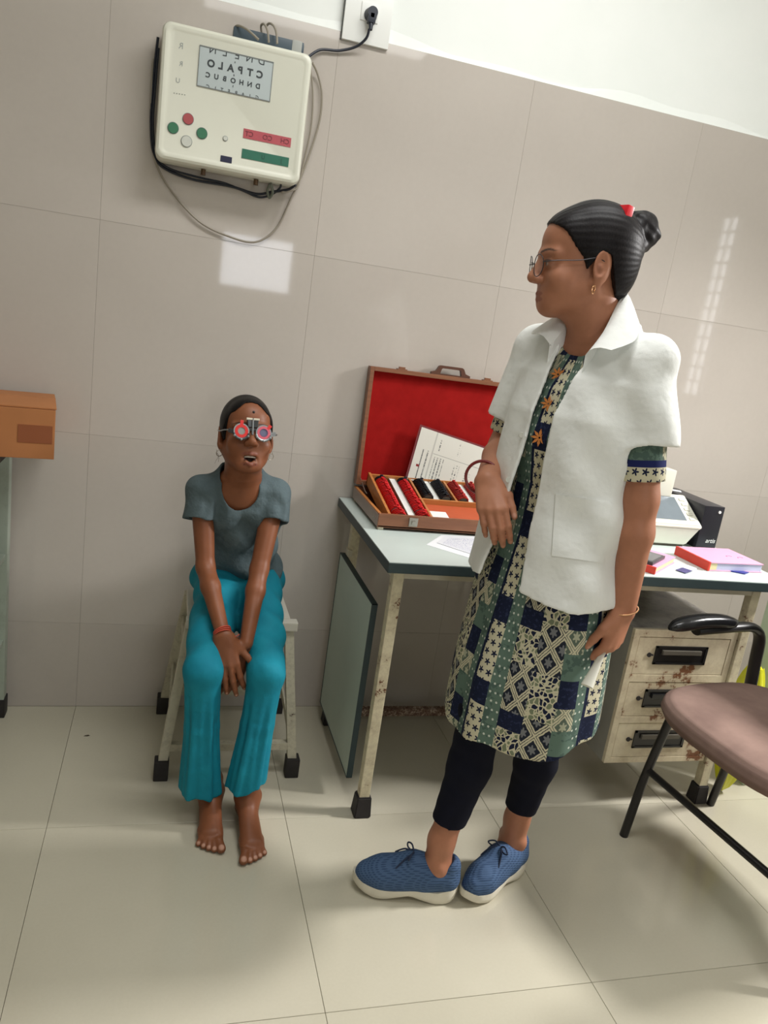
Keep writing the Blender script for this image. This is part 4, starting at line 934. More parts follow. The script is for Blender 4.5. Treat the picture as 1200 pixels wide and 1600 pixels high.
def head_sdf(V, H, child=False, mouth_open=0.0):
    """face and skull in the head frame (origin between the ears)"""
    s = H.s; R = H.R
    E_ = lambda c, r, k=0.012, op='u', rot=None: V.ell(H(*c), nv(r)*s, R if rot is None else R@rot, k*s, op)
    C_ = lambda a, b, r1, r2=None, k=0.012, op='u': V.cap(H(*a), H(*b), r1*s, (r1 if r2 is None else r2)*s, k*s, op)
    E_((0, 0.016, 0.040), (0.072, 0.093, 0.082), 0.02)
    E_((0, -0.030, -0.030), (0.061, 0.060, 0.080), 0.03)
    E_((0, -0.046, 0.045), (0.056, 0.045, 0.050), 0.03)
    for q in (-1, 1):
        C_((q*0.056, 0.006, -0.045), (q*0.026, -0.064, -0.086-mouth_open*0.4), 0.016, 0.015, 0.028)
        E_((q*0.040, -0.062, -0.036), (0.024, 0.022, 0.024), 0.022)
        C_((q*0.046, -0.074, 0.016), (q*0.012, -0.089, 0.016), 0.009, 0.009, 0.014)
        E_((q*0.031, -0.096, -0.004), (0.019, 0.012, 0.011), 0.012, 's')
        E_((q*0.031, -0.0775, -0.004), (0.0135, 0.0125, 0.0120), 0.003)
        C_((q*0.019, -0.0885, 0.002), (q*0.042, -0.0830, 0.002), 0.0038, 0.0034, 0.004)
        C_((q*0.020, -0.0870, -0.011), (q*0.041, -0.0820, -0.011), 0.0030, 0.0028, 0.005)
    E_((0, -0.065, -0.093-mouth_open*0.5), (0.025, 0.021, 0.017), 0.022)
    E_((0, -0.069, -0.066), (0.034, 0.020, 0.026), 0.02)
    # nose
    C_((0, -0.088, 0.012), (0, -0.107, -0.030), 0.0075, 0.0105, 0.012)
    E_((0, -0.106, -0.034), (0.0130, 0.0115, 0.0105), 0.008)
    for q in (-1, 1):
        E_((q*0.0125, -0.0985, -0.037), (0.0085, 0.010, 0.0080), 0.006)
        E_((q*0.0065, -0.1035, -0.0455), (0.0036, 0.0050, 0.0040), 0.003, 's')
    mo = mouth_open
    if mo > 0:
        E_((0, -0.094, -0.0725-mo*0.5), (0.0235, 0.028, 0.0045+mo*0.55), 0.004, 's')
    for i in range(-2, 2):
        x0, x1 = i*0.0115, (i+1)*0.0115
        zu = lambda x: -0.0650-0.0035*(abs(x)/0.023)**2+(-0.0010 if abs(x) < 0.001 else 0)
        zl = lambda x: -0.0765+0.0055*(abs(x)/0.023)**2-mo*(1.05-1.0*(abs(x)/0.023)**2)
        yy = lambda x: -0.0905+0.017*(abs(x)/0.023)**2
        C_((x0, yy(x0), zu(x0)), (x1, yy(x1), zu(x1)), 0.0058, 0.0058, 0.004)
        C_((x0, yy(x0)+0.0015, zl(x0)), (x1, yy(x1)+0.0015, zl(x1)), 0.0062, 0.0062, 0.004)
    if mo == 0:
        C_((-0.021, -0.086, -0.0712), (0.021, -0.086, -0.0712), 0.0012, 0.0012, 0.001, 's')
        C_((-0.012, -0.0975, -0.0712), (0.012, -0.0975, -0.0712), 0.0034, 0.0034, 0.002, 's')
    # ears
    for q in (-1, 1):
        rot = np.array(Matrix.Rotation(q*0.35, 3, 'Z') @ Matrix.Rotation(-0.12, 3, 'X'))
        E_((q*0.0755, 0.016, -0.006), (0.0095, 0.0215, 0.037), 0.006, 'u', rot)
        E_((q*0.0855, 0.010, -0.002), (0.0070, 0.0130, 0.0240), 0.004, 's', rot)
        E_((q*0.0780, 0.010, -0.008), (0.0050, 0.0060, 0.0090), 0.004, 'u', rot)
        E_((q*0.0725, 0.006, -0.040), (0.006, 0.009, 0.010), 0.008)
def face_paint(P, V, H, skin, lip, brow, lid):
    q = H.loc(V); col = P
    def blob(c, r, w, cc):
        nonlocal col
        d = np.linalg.norm((q-nv(c))/nv(r), axis=1); col = blend(col, np.clip((1-d)/0.4, 0, 1)*w, cc)
    for s in (-1, 1):
        for t in np.linspace(0, 1, 7):
            x = s*(0.013+0.036*t); z = 0.0185+0.006*math.sin(t*2.4)-0.002*t; blob((x, -0.089+0.018*t*t, z), (0.0075, 0.018, 0.0042-0.0015*t), 0.9, brow)
        blob((s*0.031, -0.086, 0.001), (0.019, 0.016, 0.0036), 0.85, lid)
        blob((s*0.031, -0.085, -0.005), (0.022, 0.018, 0.014), 0.30, lid)
    for s in (-1, 1):
        blob((s*0.031, -0.0895, -0.0055), (0.0095, 0.008, 0.0036), 0.8, lin(196, 186, 176)); blob((s*0.0305, -0.0905, -0.0055), (0.0045, 0.007, 0.0042), 0.95, lin(24, 16, 14))
    return col, q
HANDS = {'off': (0.0265, 0.0090, -0.0085, -0.0255), 'kn': (0.083, 0.086, 0.081, 0.073), 'len': ((0.041, 0.025, 0.019), (0.045, 0.028, 0.020), (0.042, 0.026, 0.019), (0.033, 0.020, 0.017))}
def hand(V, wrist, fwd, nrm, thumb, s=1.0, curls=((0.4, 0.5, 0.3),)*4, tdir=(0.55, 0.8, -0.25), spread=0.05, wr=0.024, tips=None):
    """wrist centre, direction to the knuckles, back-of-hand normal, thumb side vector; five separate fingers"""
    w = nv(wrist); f = unit(fwd); n = nv(nrm)-f*(nv(nrm)@f); n = unit(n); l = np.cross(f, n); l = l if l@nv(thumb) > 0 else -l
    P = lambda a, b, c: w+(f*a+l*b+n*c)*s
    for i in range(4):
        k = P(HANDS['kn'][i], HANDS['off'][i], 0.003-0.004*abs(i-1.3))
        V.cap(P(0.004, HANDS['off'][i]*0.55, 0), k, 0.0155*s, 0.0115*s, 0.010*s)
        d = f*math.cos(0.0)+l*(HANDS['off'][i]*spread/0.02); d = unit(d); p = k; r = (0.0098, 0.0088, 0.0078, 0.0068)
        if i == 3: r = tuple(q*0.87 for q in r)
        ang = 0.0
        for j in range(3):
            ang += curls[i][j]; dj = d*math.cos(ang)-n*math.sin(ang); e = p+dj*HANDS['len'][i][j]*s
            V.cap(p, e, r[j]*s, r[j+1]*s, 0.0035*s); p = e
        if tips is not None: tips.append((p, dj, n, r[3]*s))
    t0, t1 = P(0.018, 0.020, -0.004), P(0.046, 0.041, -0.010)
    td = unit(l*tdir[0]+f*tdir[1]+n*tdir[2])
    V.cap(t0, t1, 0.0165*s, 0.0125*s, 0.012*s); t2 = t1+td*0.030*s; V.cap(t1, t2, 0.0110*s, 0.0098*s, 0.004*s); t3 = t2+unit(td+f*0.25-n*0.1)*0.023*s; V.cap(t2, t3, 0.0098*s, 0.0076*s, 0.003*s)
    if tips is not None: tips.append((t3, td, n, 0.0078*s))
    return P

# ------------------------------------------------------------------ the standing woman
def zlev(*segs):
    out = []
    for z0, z1, h in segs: out += list(np.arange(z0, z1-1e-6, h))
    return out+[segs[-1][1]]
WYAW = math.radians(-65)
WF = Fr((1.068, -0.890, 0), frame(WYAW))
person = empty('person', (1.05, -0.90, 0), 0, 'woman in a white short-sleeved coat and patterned tunic standing beside the desk', 'person')
PO = nv(person.location)
Lsh, Lel, Lwr = nv((1.124, -1.008, 1.325)), nv((1.150, -1.045, 1.060)), nv((1.160, -1.062, 0.822))
Rsh, Rel, Rwr = nv((1.010, -0.752, 1.318)), nv((0.976, -0.735, 1.088)), nv((0.886, -0.872, 1.035))
Rkn, Rank = nv((0.968, -0.895, 0.50)), nv((0.920, -0.909, 0.105))
Lkn, Lank = nv((1.125, -0.905, 0.49)), nv((1.150, -0.842, 0.105))
ear = nv(at(939, 417, y=-0.955))
HYAW = math.radians(-101)
WHR = frame(HYAW, math.radians(4))
WH = Fr(ear-WHR@nv((0.073, 0.012, -0.006)), WHR, 0.955)
V = Vol((0.82, -1.15, 0.04), (1.24, -0.66, 1.66), 0.0026, zs=zlev((0.04, 0.30, 0.0034), (0.30, 0.64, 0.008), (0.64, 1.12, 0.0025), (1.12, 1.30, 0.005), (1.30, 1.66, 0.0021)))
V.fn(loft_sdf(WF, [(0.74, 0, 0, 0.14, 0.10), (0.82, 0, 0, 0.150, 0.105), (0.95, 0, 0, 0.118, 0.085), (1.05, 0, 0, 0.118, 0.085), (1.16, 0, -0.005, 0.125, 0.092), (1.26, 0, 0, 0.130, 0.080), (1.32, 0, 0.005, 0.105, 0.058), (1.345, 0, 0.008, 0.06, 0.045)]), (0.86, -1.09, 0.74), (1.24, -0.66, 1.36), 0.02)
for hip, kn, an in ((WF(-0.08, 0, 0.80), Rkn, Rank), (WF(0.08, 0.01, 0.80), Lkn, Lank)):
    V.chain([hip, kn], [0.075, 0.048], 0.03); calf = kn*0.62+an*0.38+nv((0.012, 0.004, 0))
    V.chain([kn, calf, an+nv((0, 0, 0.05)), an], [0.046, 0.043, 0.030, 0.033], 0.02)
for an, d in ((Rank, nv((-0.968, 0.252, 0))), (Lank, nv((-0.87, -0.49, 0)))):
    V.cap(an-d*0.028+nv((0, 0, -0.045)), an+nv((0, 0, -0.03)), 0.026, 0.030, 0.02); V.cap(an+nv((0, 0, -0.030)), an+d*0.10+nv((0, 0, -0.066)), 0.028, 0.02, 0.02)
    lat = nv((d[1], -d[0], 0))
    for q in (-1, 1): V.ell(an+lat*q*0.026+nv((0, 0, -0.008)), (0.013, 0.013, 0.014), None, 0.012)
for sh, el, wr in ((Lsh, Lel, Lwr), (Rsh, Rel, Rwr)):
    V.chain([sh, el], [0.046, 0.036], 0.03); mid = el*0.7+wr*0.3
    V.chain([el, mid, wr], [0.036, 0.0365, 0.0245], 0.015)
V.cap(Lsh, WF(0.04, 0.01, 1.33), 0.045, 0.05, 0.03); V.cap(Rsh, WF(-0.04, 0.01, 1.33), 0.045, 0.05, 0.03)
# neck and head
nb = WF(0.0, 0.012, 1.33)
V.chain([nb, WH(0, 0.027, -0.085), WH(0, 0.024, -0.030)], [0.055, 0.049, 0.052], 0.025)
head_sdf(V, WH)
wtips = []
PL = hand(V, Lwr, (-0.10, -0.02, -1.0), (0.42, -0.906, 0.05), (-0.906, -0.42, 0), 0.95, ((0.55, 0.95, 0.5), (0.75, 1.15, 0.6), (0.9, 1.2, 0.6), (1.0, 1.2, 0.6)), (0.25, 0.9, -0.35), 0.02, tips=wtips)
PR = hand(V, Rwr, (0.00, -0.70, -0.62), (-0.45, -0.62, 0.64), (0.8, -0.35, 0), 0.92, ((0.55, 0.45, 0.25), (0.55, 0.50, 0.3), (0.50, 0.55, 0.35), (0.45, 0.55, 0.4)), (0.10, 0.95, -0.25), 0.01, tips=wtips)
vs, qs = V.net(1); vs, qs = keep_big(vs, qs)
SK = lin(176, 120, 92)
col = np.repeat(SK[None], len(vs), 0)
col, q = face_paint(col, vs, WH, SK, lin(120, 60, 56), lin(52, 38, 34), lin(62, 42, 38))
def lipmask(q, mo=0.0):
    x, y, z = q.T; f = np.clip(1-(x/0.0255)**2, 0, 1)
    up = (np.abs(z+0.0655) < 0.0058*np.sqrt(f)) ; dn = (np.abs(z+0.0765+mo) < 0.0066*np.sqrt(f))
    return ((up | dn) & (y < -0.074) & (np.abs(x) < 0.0255)).astype(float)
col = blend(col, lipmask(q)*0.5, lin(126, 68, 62))
d = np.linalg.norm((q-nv((0.0835, 0.006, -0.006)))/nv((0.008, 0.012, 0.018)), axis=1); col = blend(col, np.clip(1.1-d, 0, 1)*0.5, lin(110, 62, 46))
for p, dj, n, r in wtips:
    dd = np.linalg.norm((vs-(p+n*r*0.7))/nv((0.006, 0.006, 0.007)), axis=1); col = blend(col, np.clip((1-dd)/0.3, 0, 1)*0.6, lin(206, 158, 140))
M['skin_w'] = skin_mat('warm_brown_skin')
body = np_mesh('body', vs, qs, M['skin_w'], person, PO, col)
del V
# hair: slicked back with a bun
def hair_mat(name, c0, c1, scale=(3, 60, 60)):
    t = MT(name, c0, 0.45, 0, 0.15); n = t.new('ShaderNodeMapping'); n.inputs['Scale'].default_value = scale; t.link(t.coord('Object'), n.inputs[0])
    w = t.noise(6, 4, n.outputs[0]); t.base(t.ramp(w, [(0.3, c0), (0.75, c1)])); t.bump(w, 0.25, 0.0015); return t.m
M['hair_w'] = hair_mat('dark_hair', srgb(17, 15, 17), srgb(34, 30, 31), (60, 6, 34))
V = Vol(WH.o-0.17, WH.o+0.19, 0.0023)
Hh = WH
V.ell(Hh(0, 0.018, 0.041), (0.0780, 0.0985, 0.0880), Hh.R, 0.01); V.ell(Hh(0, 0.030, -0.015), (0.067, 0.078, 0.070), Hh.R, 0.03); V.ell(Hh(0, -0.046, 0.048), (0.060, 0.047, 0.052), Hh.R, 0.02)
def haircut(X, Y, Z):
    x, y, z = X-F32(Hh.o[0]), Y-F32(Hh.o[1]), Z-F32(Hh.o[2]); lx, ly, lz = [(x*F32(Hh.R[0, i])+y*F32(Hh.R[1, i])+z*F32(Hh.R[2, i])) for i in range(3)]
    line = np.interp(ly, [-0.12, -0.085, -0.060, -0.040, -0.022, -0.012, 0.010, 0.030, 0.042, 0.06, 0.10], [0.088, 0.078, 0.058, 0.030, 0.010, -0.012, 0.022, 0.018, -0.020, -0.062, -0.070])
    return (line-lz)*0.8-0.0008*np.sin(ly*900)
V.D = np.maximum(V.D, np.maximum(haircut(*V.all()), -0.2).astype(F32))
# comb streaks
X, Y, Z = V.all(); x, y, z = X-F32(Hh.o[0]), Y-F32(Hh.o[1]), Z-F32(Hh.o[2]); lx, ly, lz = [(x*F32(Hh.R[0, i])+y*F32(Hh.R[1, i])+z*F32(Hh.R[2, i])) for i in range(3)]
V.D += (0.0003*np.sin(np.arctan2(lz-0.02, np.abs(lx)+0.02)*46+ly*14)).astype(F32)
bc = nv(at(999, 363, y=-0.885))
rb = random.Random(11); bl = Hh.loc(bc[None])[0]
V.ell(bc, (0.038, 0.038, 0.042), Hh.R, 0.008)
for i in range(16):
    a = rb.uniform(0, 2*PI); e = rb.uniform(-1.2, 1.2); dv = nv((math.cos(a)*math.cos(e), math.sin(a)*math.cos(e), math.sin(e))); V.ell(bc+dv*0.027, (0.017, 0.017, 0.017), None, 0.004)
V.cap(Hh(0, 0.095, 0.045), bc, 0.030, 0.026, 0.012); V.cap(bc+nv((0, 0, -0.01)), bc+nv((-0.004, 0, -0.052)), 0.020, 0.010, 0.01)
X, Y, Z = V.all()
V.D += (0.0016*np.sin(160*X+90*Z)*np.sin(190*Z-70*Y)*(np.sqrt((X-bc[0])**2+(Y-bc[1])**2+(Z-bc[2])**2) < 0.06)).astype(F32)
vs, qs = V.net(1); vs, qs = keep_big(vs, qs)
np_mesh('hair', vs, qs, M['hair_w'], person, PO); del V
cp = nv(at(975, 334, y=-0.925)); b = B(); b.box(cp-PO, (0.018, 0.030, 0.030), 0.003, Euler((0, 0.15, 0.3)).to_matrix()); b.obj('hair_clip', plain('red_clip', srgb(226, 30, 44), 0.3), person, True)

def sleeve(V, a, b, r1, r2, k):
    a, b = nv(a), nv(b); d = b-a; L2 = float(d@d); u = unit(d); R = max(r1, r2)
    def f(X, Y, Z):
        px, py, pz = X-F32(a[0]), Y-F32(a[1]), Z-F32(a[2]); t = np.clip((px*F32(d[0])+py*F32(d[1])+pz*F32(d[2]))/F32(L2), 0, 1.2)
        q = np.sqrt((px-t*F32(d[0]))**2+(py-t*F32(d[1]))**2+(pz-t*F32(d[2]))**2)-(F32(r1)+t*F32(r2-r1))
        return np.maximum(q, (X-F32(b[0]))*F32(u[0])+(Y-F32(b[1]))*F32(u[1])+(Z-F32(b[2]))*F32(u[2]))
    V.fn(f, np.minimum(a, b)-R, np.maximum(a, b)+R, k, 'u', k+0.012)
def bore(V, a, b, r1, r2): V.cap(a, nv(b)+unit(nv(b)-nv(a))*0.02, r1, r2, 0.0, 's')
# tunic -----------------------------------------------------------
V = Vol((0.82, -1.16, 0.36), (1.30, -0.62, 1.40), 0.0036)
def wob_t(lx, ly, lz):
    a = np.arctan2(lx, -ly); k = np.clip((0.95-lz)/0.5, 0, 1); return (0.0065*np.sin(a*6+0.8+lz*1.2)+0.0035*np.sin(a*11+2.0))*k
tl_ = loft_sdf(WF, [(0.400, 0.008, -0.010, 0.182, 0.156), (0.60, 0.006, -0.010, 0.178, 0.148), (0.80, 0, 0, 0.170, 0.128), (0.95, 0, 0, 0.140, 0.106), (1.05, 0, 0, 0.138, 0.104), (1.15, 0, -0.008, 0.145, 0.114), (1.25, 0, 0, 0.148, 0.100), (1.31, 0, 0.006, 0.125, 0.074), (1.352, 0, 0.010, 0.078, 0.060)])
V.fn(lambda X, Y, Z: tl_(X, Y, Z, wob_t), (0.8, -1.2, 0.38), (1.32, -0.6, 1.40), 0.0, pad=0.0)
TS = [(Lsh+nv((0, 0, -0.02)), Lsh+(Lel-Lsh)*0.86), (Rsh+nv((0, 0, -0.02)), Rsh+(Rel-Rsh)*0.86)]
for a_, b_ in TS: sleeve(V, a_, b_, 0.046, 0.047, 0.012)
V.shell(0.009)
for a_, b_ in TS: bore(V, a_, b_, 0.037, 0.038)
X, Y, Z = V.all()
hemw = 0.478+0.20*(X-1.03)+0.006*np.sin(np.arctan2(X-1.068, Y+0.89)*5)
V.D = np.maximum(V.D, (hemw-Z).astype(F32))
V.fn(lambda X, Y, Z: Z-F32(1.092), (1.06, -1.14, 1.0), (1.25, -0.965, 1.0921), 0.0, 'x', 0.0) if False else None
def cut_arm(V, sh, el, t, r=0.10):
    d = unit(el-sh); p = sh+(el-sh)*t; a = p+d*0.10
    V.fn(lambda X, Y, Z: np.maximum(F32(1)*((X-F32(p[0]))*F32(-d[0])+(Y-F32(p[1]))*F32(-d[1])+(Z-F32(p[2]))*F32(-d[2])), np.sqrt((X-F32(a[0]))**2+(Y-F32(a[1]))**2+(Z-F32(a[2]))**2)-F32(r)), a-0.11, a+0.11, 0.0, 's', 0.0)
V.ell(WF(0, -0.020, 1.375), (0.066, 0.066, 0.068), WF.R, 0.0, 's')
vs, qs = V.net(1); vs, qs = keep_big(vs, qs)
L = WF.loc(vs); ang = np.arctan2(L[:, 0], -L[:, 1]); armL = np.linalg.norm(L[:, :2]-WF.loc(Lel[None])[0][:2], axis=1) < 0.085
uv = np.stack([ang*0.165, L[:, 2]], 1)
for sh, el in ((Lsh, Lel), (Rsh, Rel)):
    dd = unit(el-sh); cuff = sh+(el-sh)*0.86; rel_ = vs-cuff; t_ = -(rel_@dd); perp = np.linalg.norm(rel_-np.outer(rel_@dd, dd), axis=1)
    msk = (perp < 0.062) & (t_ < 0.13) & (t_ > -0.02) & (np.abs(L[:, 0]) > 0.10 if False else True)
    e1 = np.cross(dd, [0, 1, 0]); e1 /= np.linalg.norm(e1); e2 = np.cross(dd, e1)
    uv[msk] = np.stack([np.arctan2(rel_[msk]@e1, rel_[msk]@e2)*0.052, 10+t_[msk]], 1)
tunic_uv = (vs, qs, uv)
def tunic_mat():
    t = MT('patchwork_print', srgb(90, 104, 110), 0.85, 0, 0.15); u, v = t.uv()
    nz = t.noise(26, 3, t.vec(u, v)); nf = t.noise(120, 3, t.vec(u, v))
    navy, sage, cream, slate, olive = srgb(28, 34, 58), srgb(98, 120, 108), srgb(206, 200, 172), srgb(60, 66, 76), srgb(124, 132, 106)
    mottle = (nf-0.5)*0.9
    def dots(du, dv, r):
        b = (v/dv).floor(); x = ((u/du+b*0.5).fract()-0.5)*du; y = ((v/dv).fract()-0.5)*dv; return (x*x+y*y).sqrt().lt(r)
    sage_m = t.mix((nz*0.6+nf*0.4).gt(0.54), sage, srgb(80, 100, 92))
    c_sage = t.mix(dots(0.013, 0.020, 0.0026), sage_m, srgb(206, 212, 200))
    navy_m = t.mix(nf.gt(0.58), navy, srgb(42, 50, 78))
    # lattice of diamonds
    def lattice(w, h, inner, ground):
        p = (u/w+v/h).fract(); q = (u/w-v/h).fract(); wob = (nf-0.5)*0.10
        e = ((p-0.5).abs().max((q-0.5).abs()))+wob
        cx = p-0.5; cy = q-0.5; r = (cx*cx+cy*cy).sqrt(); pet = (cx.atan2(cy)*6.0).sin()*0.06+0.20
        m = t.mix(r.lt(pet), ground, inner)
        m = t.mix(e.gt(0.34)*e.lt(0.42), m, cream); return t.mix(e.gt(0.455), m, cream)
    c_lat = lattice(0.046, 0.066, srgb(120, 122, 124), srgb(38, 42, 54))
    c_lat2 = lattice(0.046, 0.066, srgb(176, 178, 154), srgb(96, 108, 96))
    # leafy floral: bent leaves from warped cells
    vo = t.new('ShaderNodeTexVoronoi'); vo.feature = 'F1'; vo.inputs['Scale'].default_value = 105; t.link(t.vec(u+(nz*0.02), v*0.8+(nz*0.02)), vo.inputs['Vector'])
    ed = t.new('ShaderNodeTexVoronoi'); ed.feature = 'DISTANCE_TO_EDGE'; ed.inputs['Scale'].default_value = 105; t.link(t.vec(u+(nz*0.02), v*0.8+(nz*0.02)), ed.inputs['Vector'])
    cc = t.xyz(vo.outputs['Color'])[0]; dd = E(t.nt, ed.outputs['Distance'])
    leafc = t.mix(cc.gt(0.55), navy, t.mix(cc.gt(0.3), srgb(70, 84, 80), olive))
    c_flo = t.mix(dd.gt(0.11), cream, leafc)
    # cream stripe with small navy sprigs
    b = (v/0.022).floor(); x = ((u/0.022+b*0.5).fract()-0.5)*0.022; y = ((v/0.022).fract()-0.5)*0.022
    r = (x*x+y*y).sqrt(); c_crm = t.mix(r.lt((x.atan2(y)*5.0).sin()*0.0026+0.0058), cream, navy_m)
    col = c_flo
    P = 0.262; U = u+0.031+P*4.0; f = (U/P).fract()*P; k = (U/P).floor()
    def cell(h, off): return ((v+k*0.037+off)/h)
    c1 = cell(0.19, 0.06).fract(); blockA = t.mix(c1.lt(0.30), c_crm, navy_m)
    c2 = cell(0.17, 0.10).fract(); blockB = t.mix(c2.lt(0.36), t.mix(c2.lt(0.70), c_lat2, sage_m), navy_m)
    c3 = cell(0.23, 0.02).fract(); blockC = t.mix(c3.lt(0.18), t.mix(c3.lt(0.66), c_flo, c_lat), navy_m)
    c4 = cell(0.21, 0.13).fract(); blockD = t.mix(c4.lt(0.5), c_lat, c_flo)
    for lo, hi, cs in ((0.0, 0.010, navy_m), (0.010, 0.052, blockA), (0.052, 0.088, c_sage), (0.088, 0.142, blockC), (0.142, 0.196, blockD), (0.196, 0.236, blockB), (0.236, 0.262, c_sage)):
        col = t.mix(f.gt(lo)*f.lt(hi+0.0001), col, cs)
    # sleeves: cream sprig border, navy stripe, sage above
    d = v-10.0; cuff = t.mix(d.lt(0.030), t.mix(d.lt(0.044), t.mix(u.gt(0.02), sage_m, c_lat2), srgb(34, 42, 92)), c_crm)
    col = t.mix(v.gt(5.0), col, cuff)
    t.base(col); t.bump(t.noise(700, 2), 0.15, 0.0008); return t.m
M['tunic'] = tunic_mat()
tunic = np_mesh('tunic', vs, qs, M['tunic'], person, PO, uv=uv); del V

# leggings ----------------------------------------------------------
M['navy_knit'] = plain('navy_leggings', srgb(14, 16, 30), 0.9, spec=0.2, var=0.1, scale=30)
V = Vol((0.84, -1.02, 0.12), (1.26, -0.74, 0.74), 0.004)
for hip, kn, an, zc in ((WF(-0.08, 0, 0.80), Rkn, Rank, 0.208), (WF(0.08, 0.01, 0.80), Lkn, Lank, 0.192)):
    calf = kn*0.62+an*0.38+nv((0.012, 0.004, 0)); low = an+nv((0, 0, 0.05))
    V.chain([hip, kn, calf, low], [0.082, 0.055, 0.050, 0.038], 0.02)
X, Y, Z = V.all(); V.D += (0.0004*np.sin(Z*150+X*40)).astype(F32)
V.shell(0.009); V.D = np.maximum(V.D, (0.200-Z+(X-1.03)*-0.07).astype(F32))
vs, qs = V.net(1); vs, qs = keep_big(vs, qs); np_mesh('leggings', vs, qs, M['navy_knit'], person, PO); del V

# coat ----------------------------------------------------------
t = MT('white_coat_cloth', srgb(240, 242, 238), 0.85, 0, 0.2); t.bump(t.noise(7, 4)*1.0+t.noise(420, 2)*0.02, 0.55, 0.020); M['coat'] = t.m
V = Vol((0.80, -1.16, 0.72), (1.30, -0.60, 1.43), 0.0036)
def wob_c(lx, ly, lz):
    a = np.arctan2(lx, -ly); k = np.clip((1.20-lz)/0.4, 0, 1)
    return 0.0080*np.sin(a*5+1.6+lz*2.5)*k+0.0040*np.sin(a*9-lz*9)*np.clip((1.30-lz)/0.1, 0, 1)+0.0030*np.sin(lz*27+a*4)*np.clip((1.22-lz)/0.15, 0, 1)*np.clip((lz-0.85)/0.1, 0, 1)+0.0035*np.sin((lz-lx*1.3)*34)*np.clip((lx-0.04)/0.08, 0, 1)*np.clip((1.12-lz)/0.1, 0, 1)*np.clip((lz-0.86)/0.1, 0, 1)
cl_ = loft_sdf(WF, [(0.70, 0, 0, 0.206, 0.172), (0.80, 0, 0, 0.198, 0.164), (0.90, 0, 0, 0.186, 0.152), (1.00, 0, 0, 0.172, 0.142), (1.10, 0, -0.002, 0.163, 0.137), (1.20, 0, -0.004, 0.162, 0.130), (1.28, 0, 0.002, 0.158, 0.110), (1.33, 0, 0.010, 0.130, 0.084), (1.37, 0, 0.016, 0.090, 0.068), (1.405, 0, 0.020, 0.074, 0.062)])
V.fn(lambda X, Y, Z: cl_(X, Y, Z, wob_c), (0.78, -1.2, 0.66), (1.32, -0.58, 1.42), 0.0, pad=0.0)
CS = []
for sh, el, r, tt, oo in ((Lsh, Lel, 0.0615, 0.60, (0.005, -0.005, 0)), (Rsh, Rel, 0.058, 0.72, (-0.004, 0.006, 0))):
    CS.append((sh, sh+(el-sh)*tt+nv(oo), r)); sleeve(V, CS[-1][0], CS[-1][1], 0.056, r, 0.016); V.cap(sh+nv((0, 0, 0.004)), WF(0, 0.020, 1.350), 0.052, 0.058, 0.02)
X, Y, Z = V.all()
sl = np.sqrt((X-F32(Lsh[0]))**2+(Y-F32(Lsh[1]))**2)
V.D += (0.0034*np.sin(Z*46+X*30-Y*25)*np.clip((0.16-sl)/0.06, 0, 1)).astype(F32)
V.shell(0.0085)
def frontcut(X, Y, Z):
    x, y = X-F32(WF.o[0]), Y-F32(WF.o[1]); lx = x*F32(WF.R[0, 0])+y*F32(WF.R[1, 0]); ly = x*F32(WF.R[0, 1])+y*F32(WF.R[1, 1])
    xl = np.interp(Z, [0.75, 0.82, 0.95, 1.10, 1.20, 1.28, 1.34, 1.42], [-0.072, -0.064, -0.044, -0.033, -0.028, -0.028, -0.042, -0.055]).astype(F32)
    xr = np.interp(Z, [0.75, 0.82, 0.95, 1.10, 1.20, 1.28, 1.34, 1.42], [0.050, 0.045, 0.030, 0.022, 0.026, 0.036, 0.046, 0.055]).astype(F32)
    return np.maximum(np.maximum(xl-lx, lx-xr), ly+F32(0.0))
V.fn(frontcut, (0.8, -1.2, 0.7), (1.3, -0.6, 1.43), 0.0, 's', 0.0)
def hemcut(X, Y, Z):
    return F32(0.825)-Z+F32(0.008)*np.sin(np.arctan2(X-F32(1.068), Y+F32(0.89))*3+1.0)
V.D = np.maximum(V.D, hemcut(X, Y, Z).astype(F32))
for a_, b_, r_ in CS: bore(V, a_+(b_-a_)*0.3, b_, 0.044, r_-0.009)
V.cap(WF(0, -0.03, 1.36), WF(0, 0.012, 1.46), 0.060, 0.072, 0.0, 's')
vs, qs = V.net(2); vs, qs = keep_big(vs, qs)
coat = np_mesh('lab_coat', vs, qs, M['coat'], person, PO); del V
from mathutils.bvhtree import BVHTree
cbvh = BVHTree.FromPolygons([tuple(v) for v in vs], [tuple(int(i) for i in f) for f in qs])
tvs, tqs, _ = tunic_uv
tbvh = BVHTree.FromPolygons([tuple(v) for v in tvs], [tuple(int(i) for i in f) for f in tqs])
def drape(bvh, px, py, lift):
    d = ray(px, py).normalized(); h = bvh.ray_cast(CAM, d)
    return None if h[0] is None else (h[0]-d*lift)
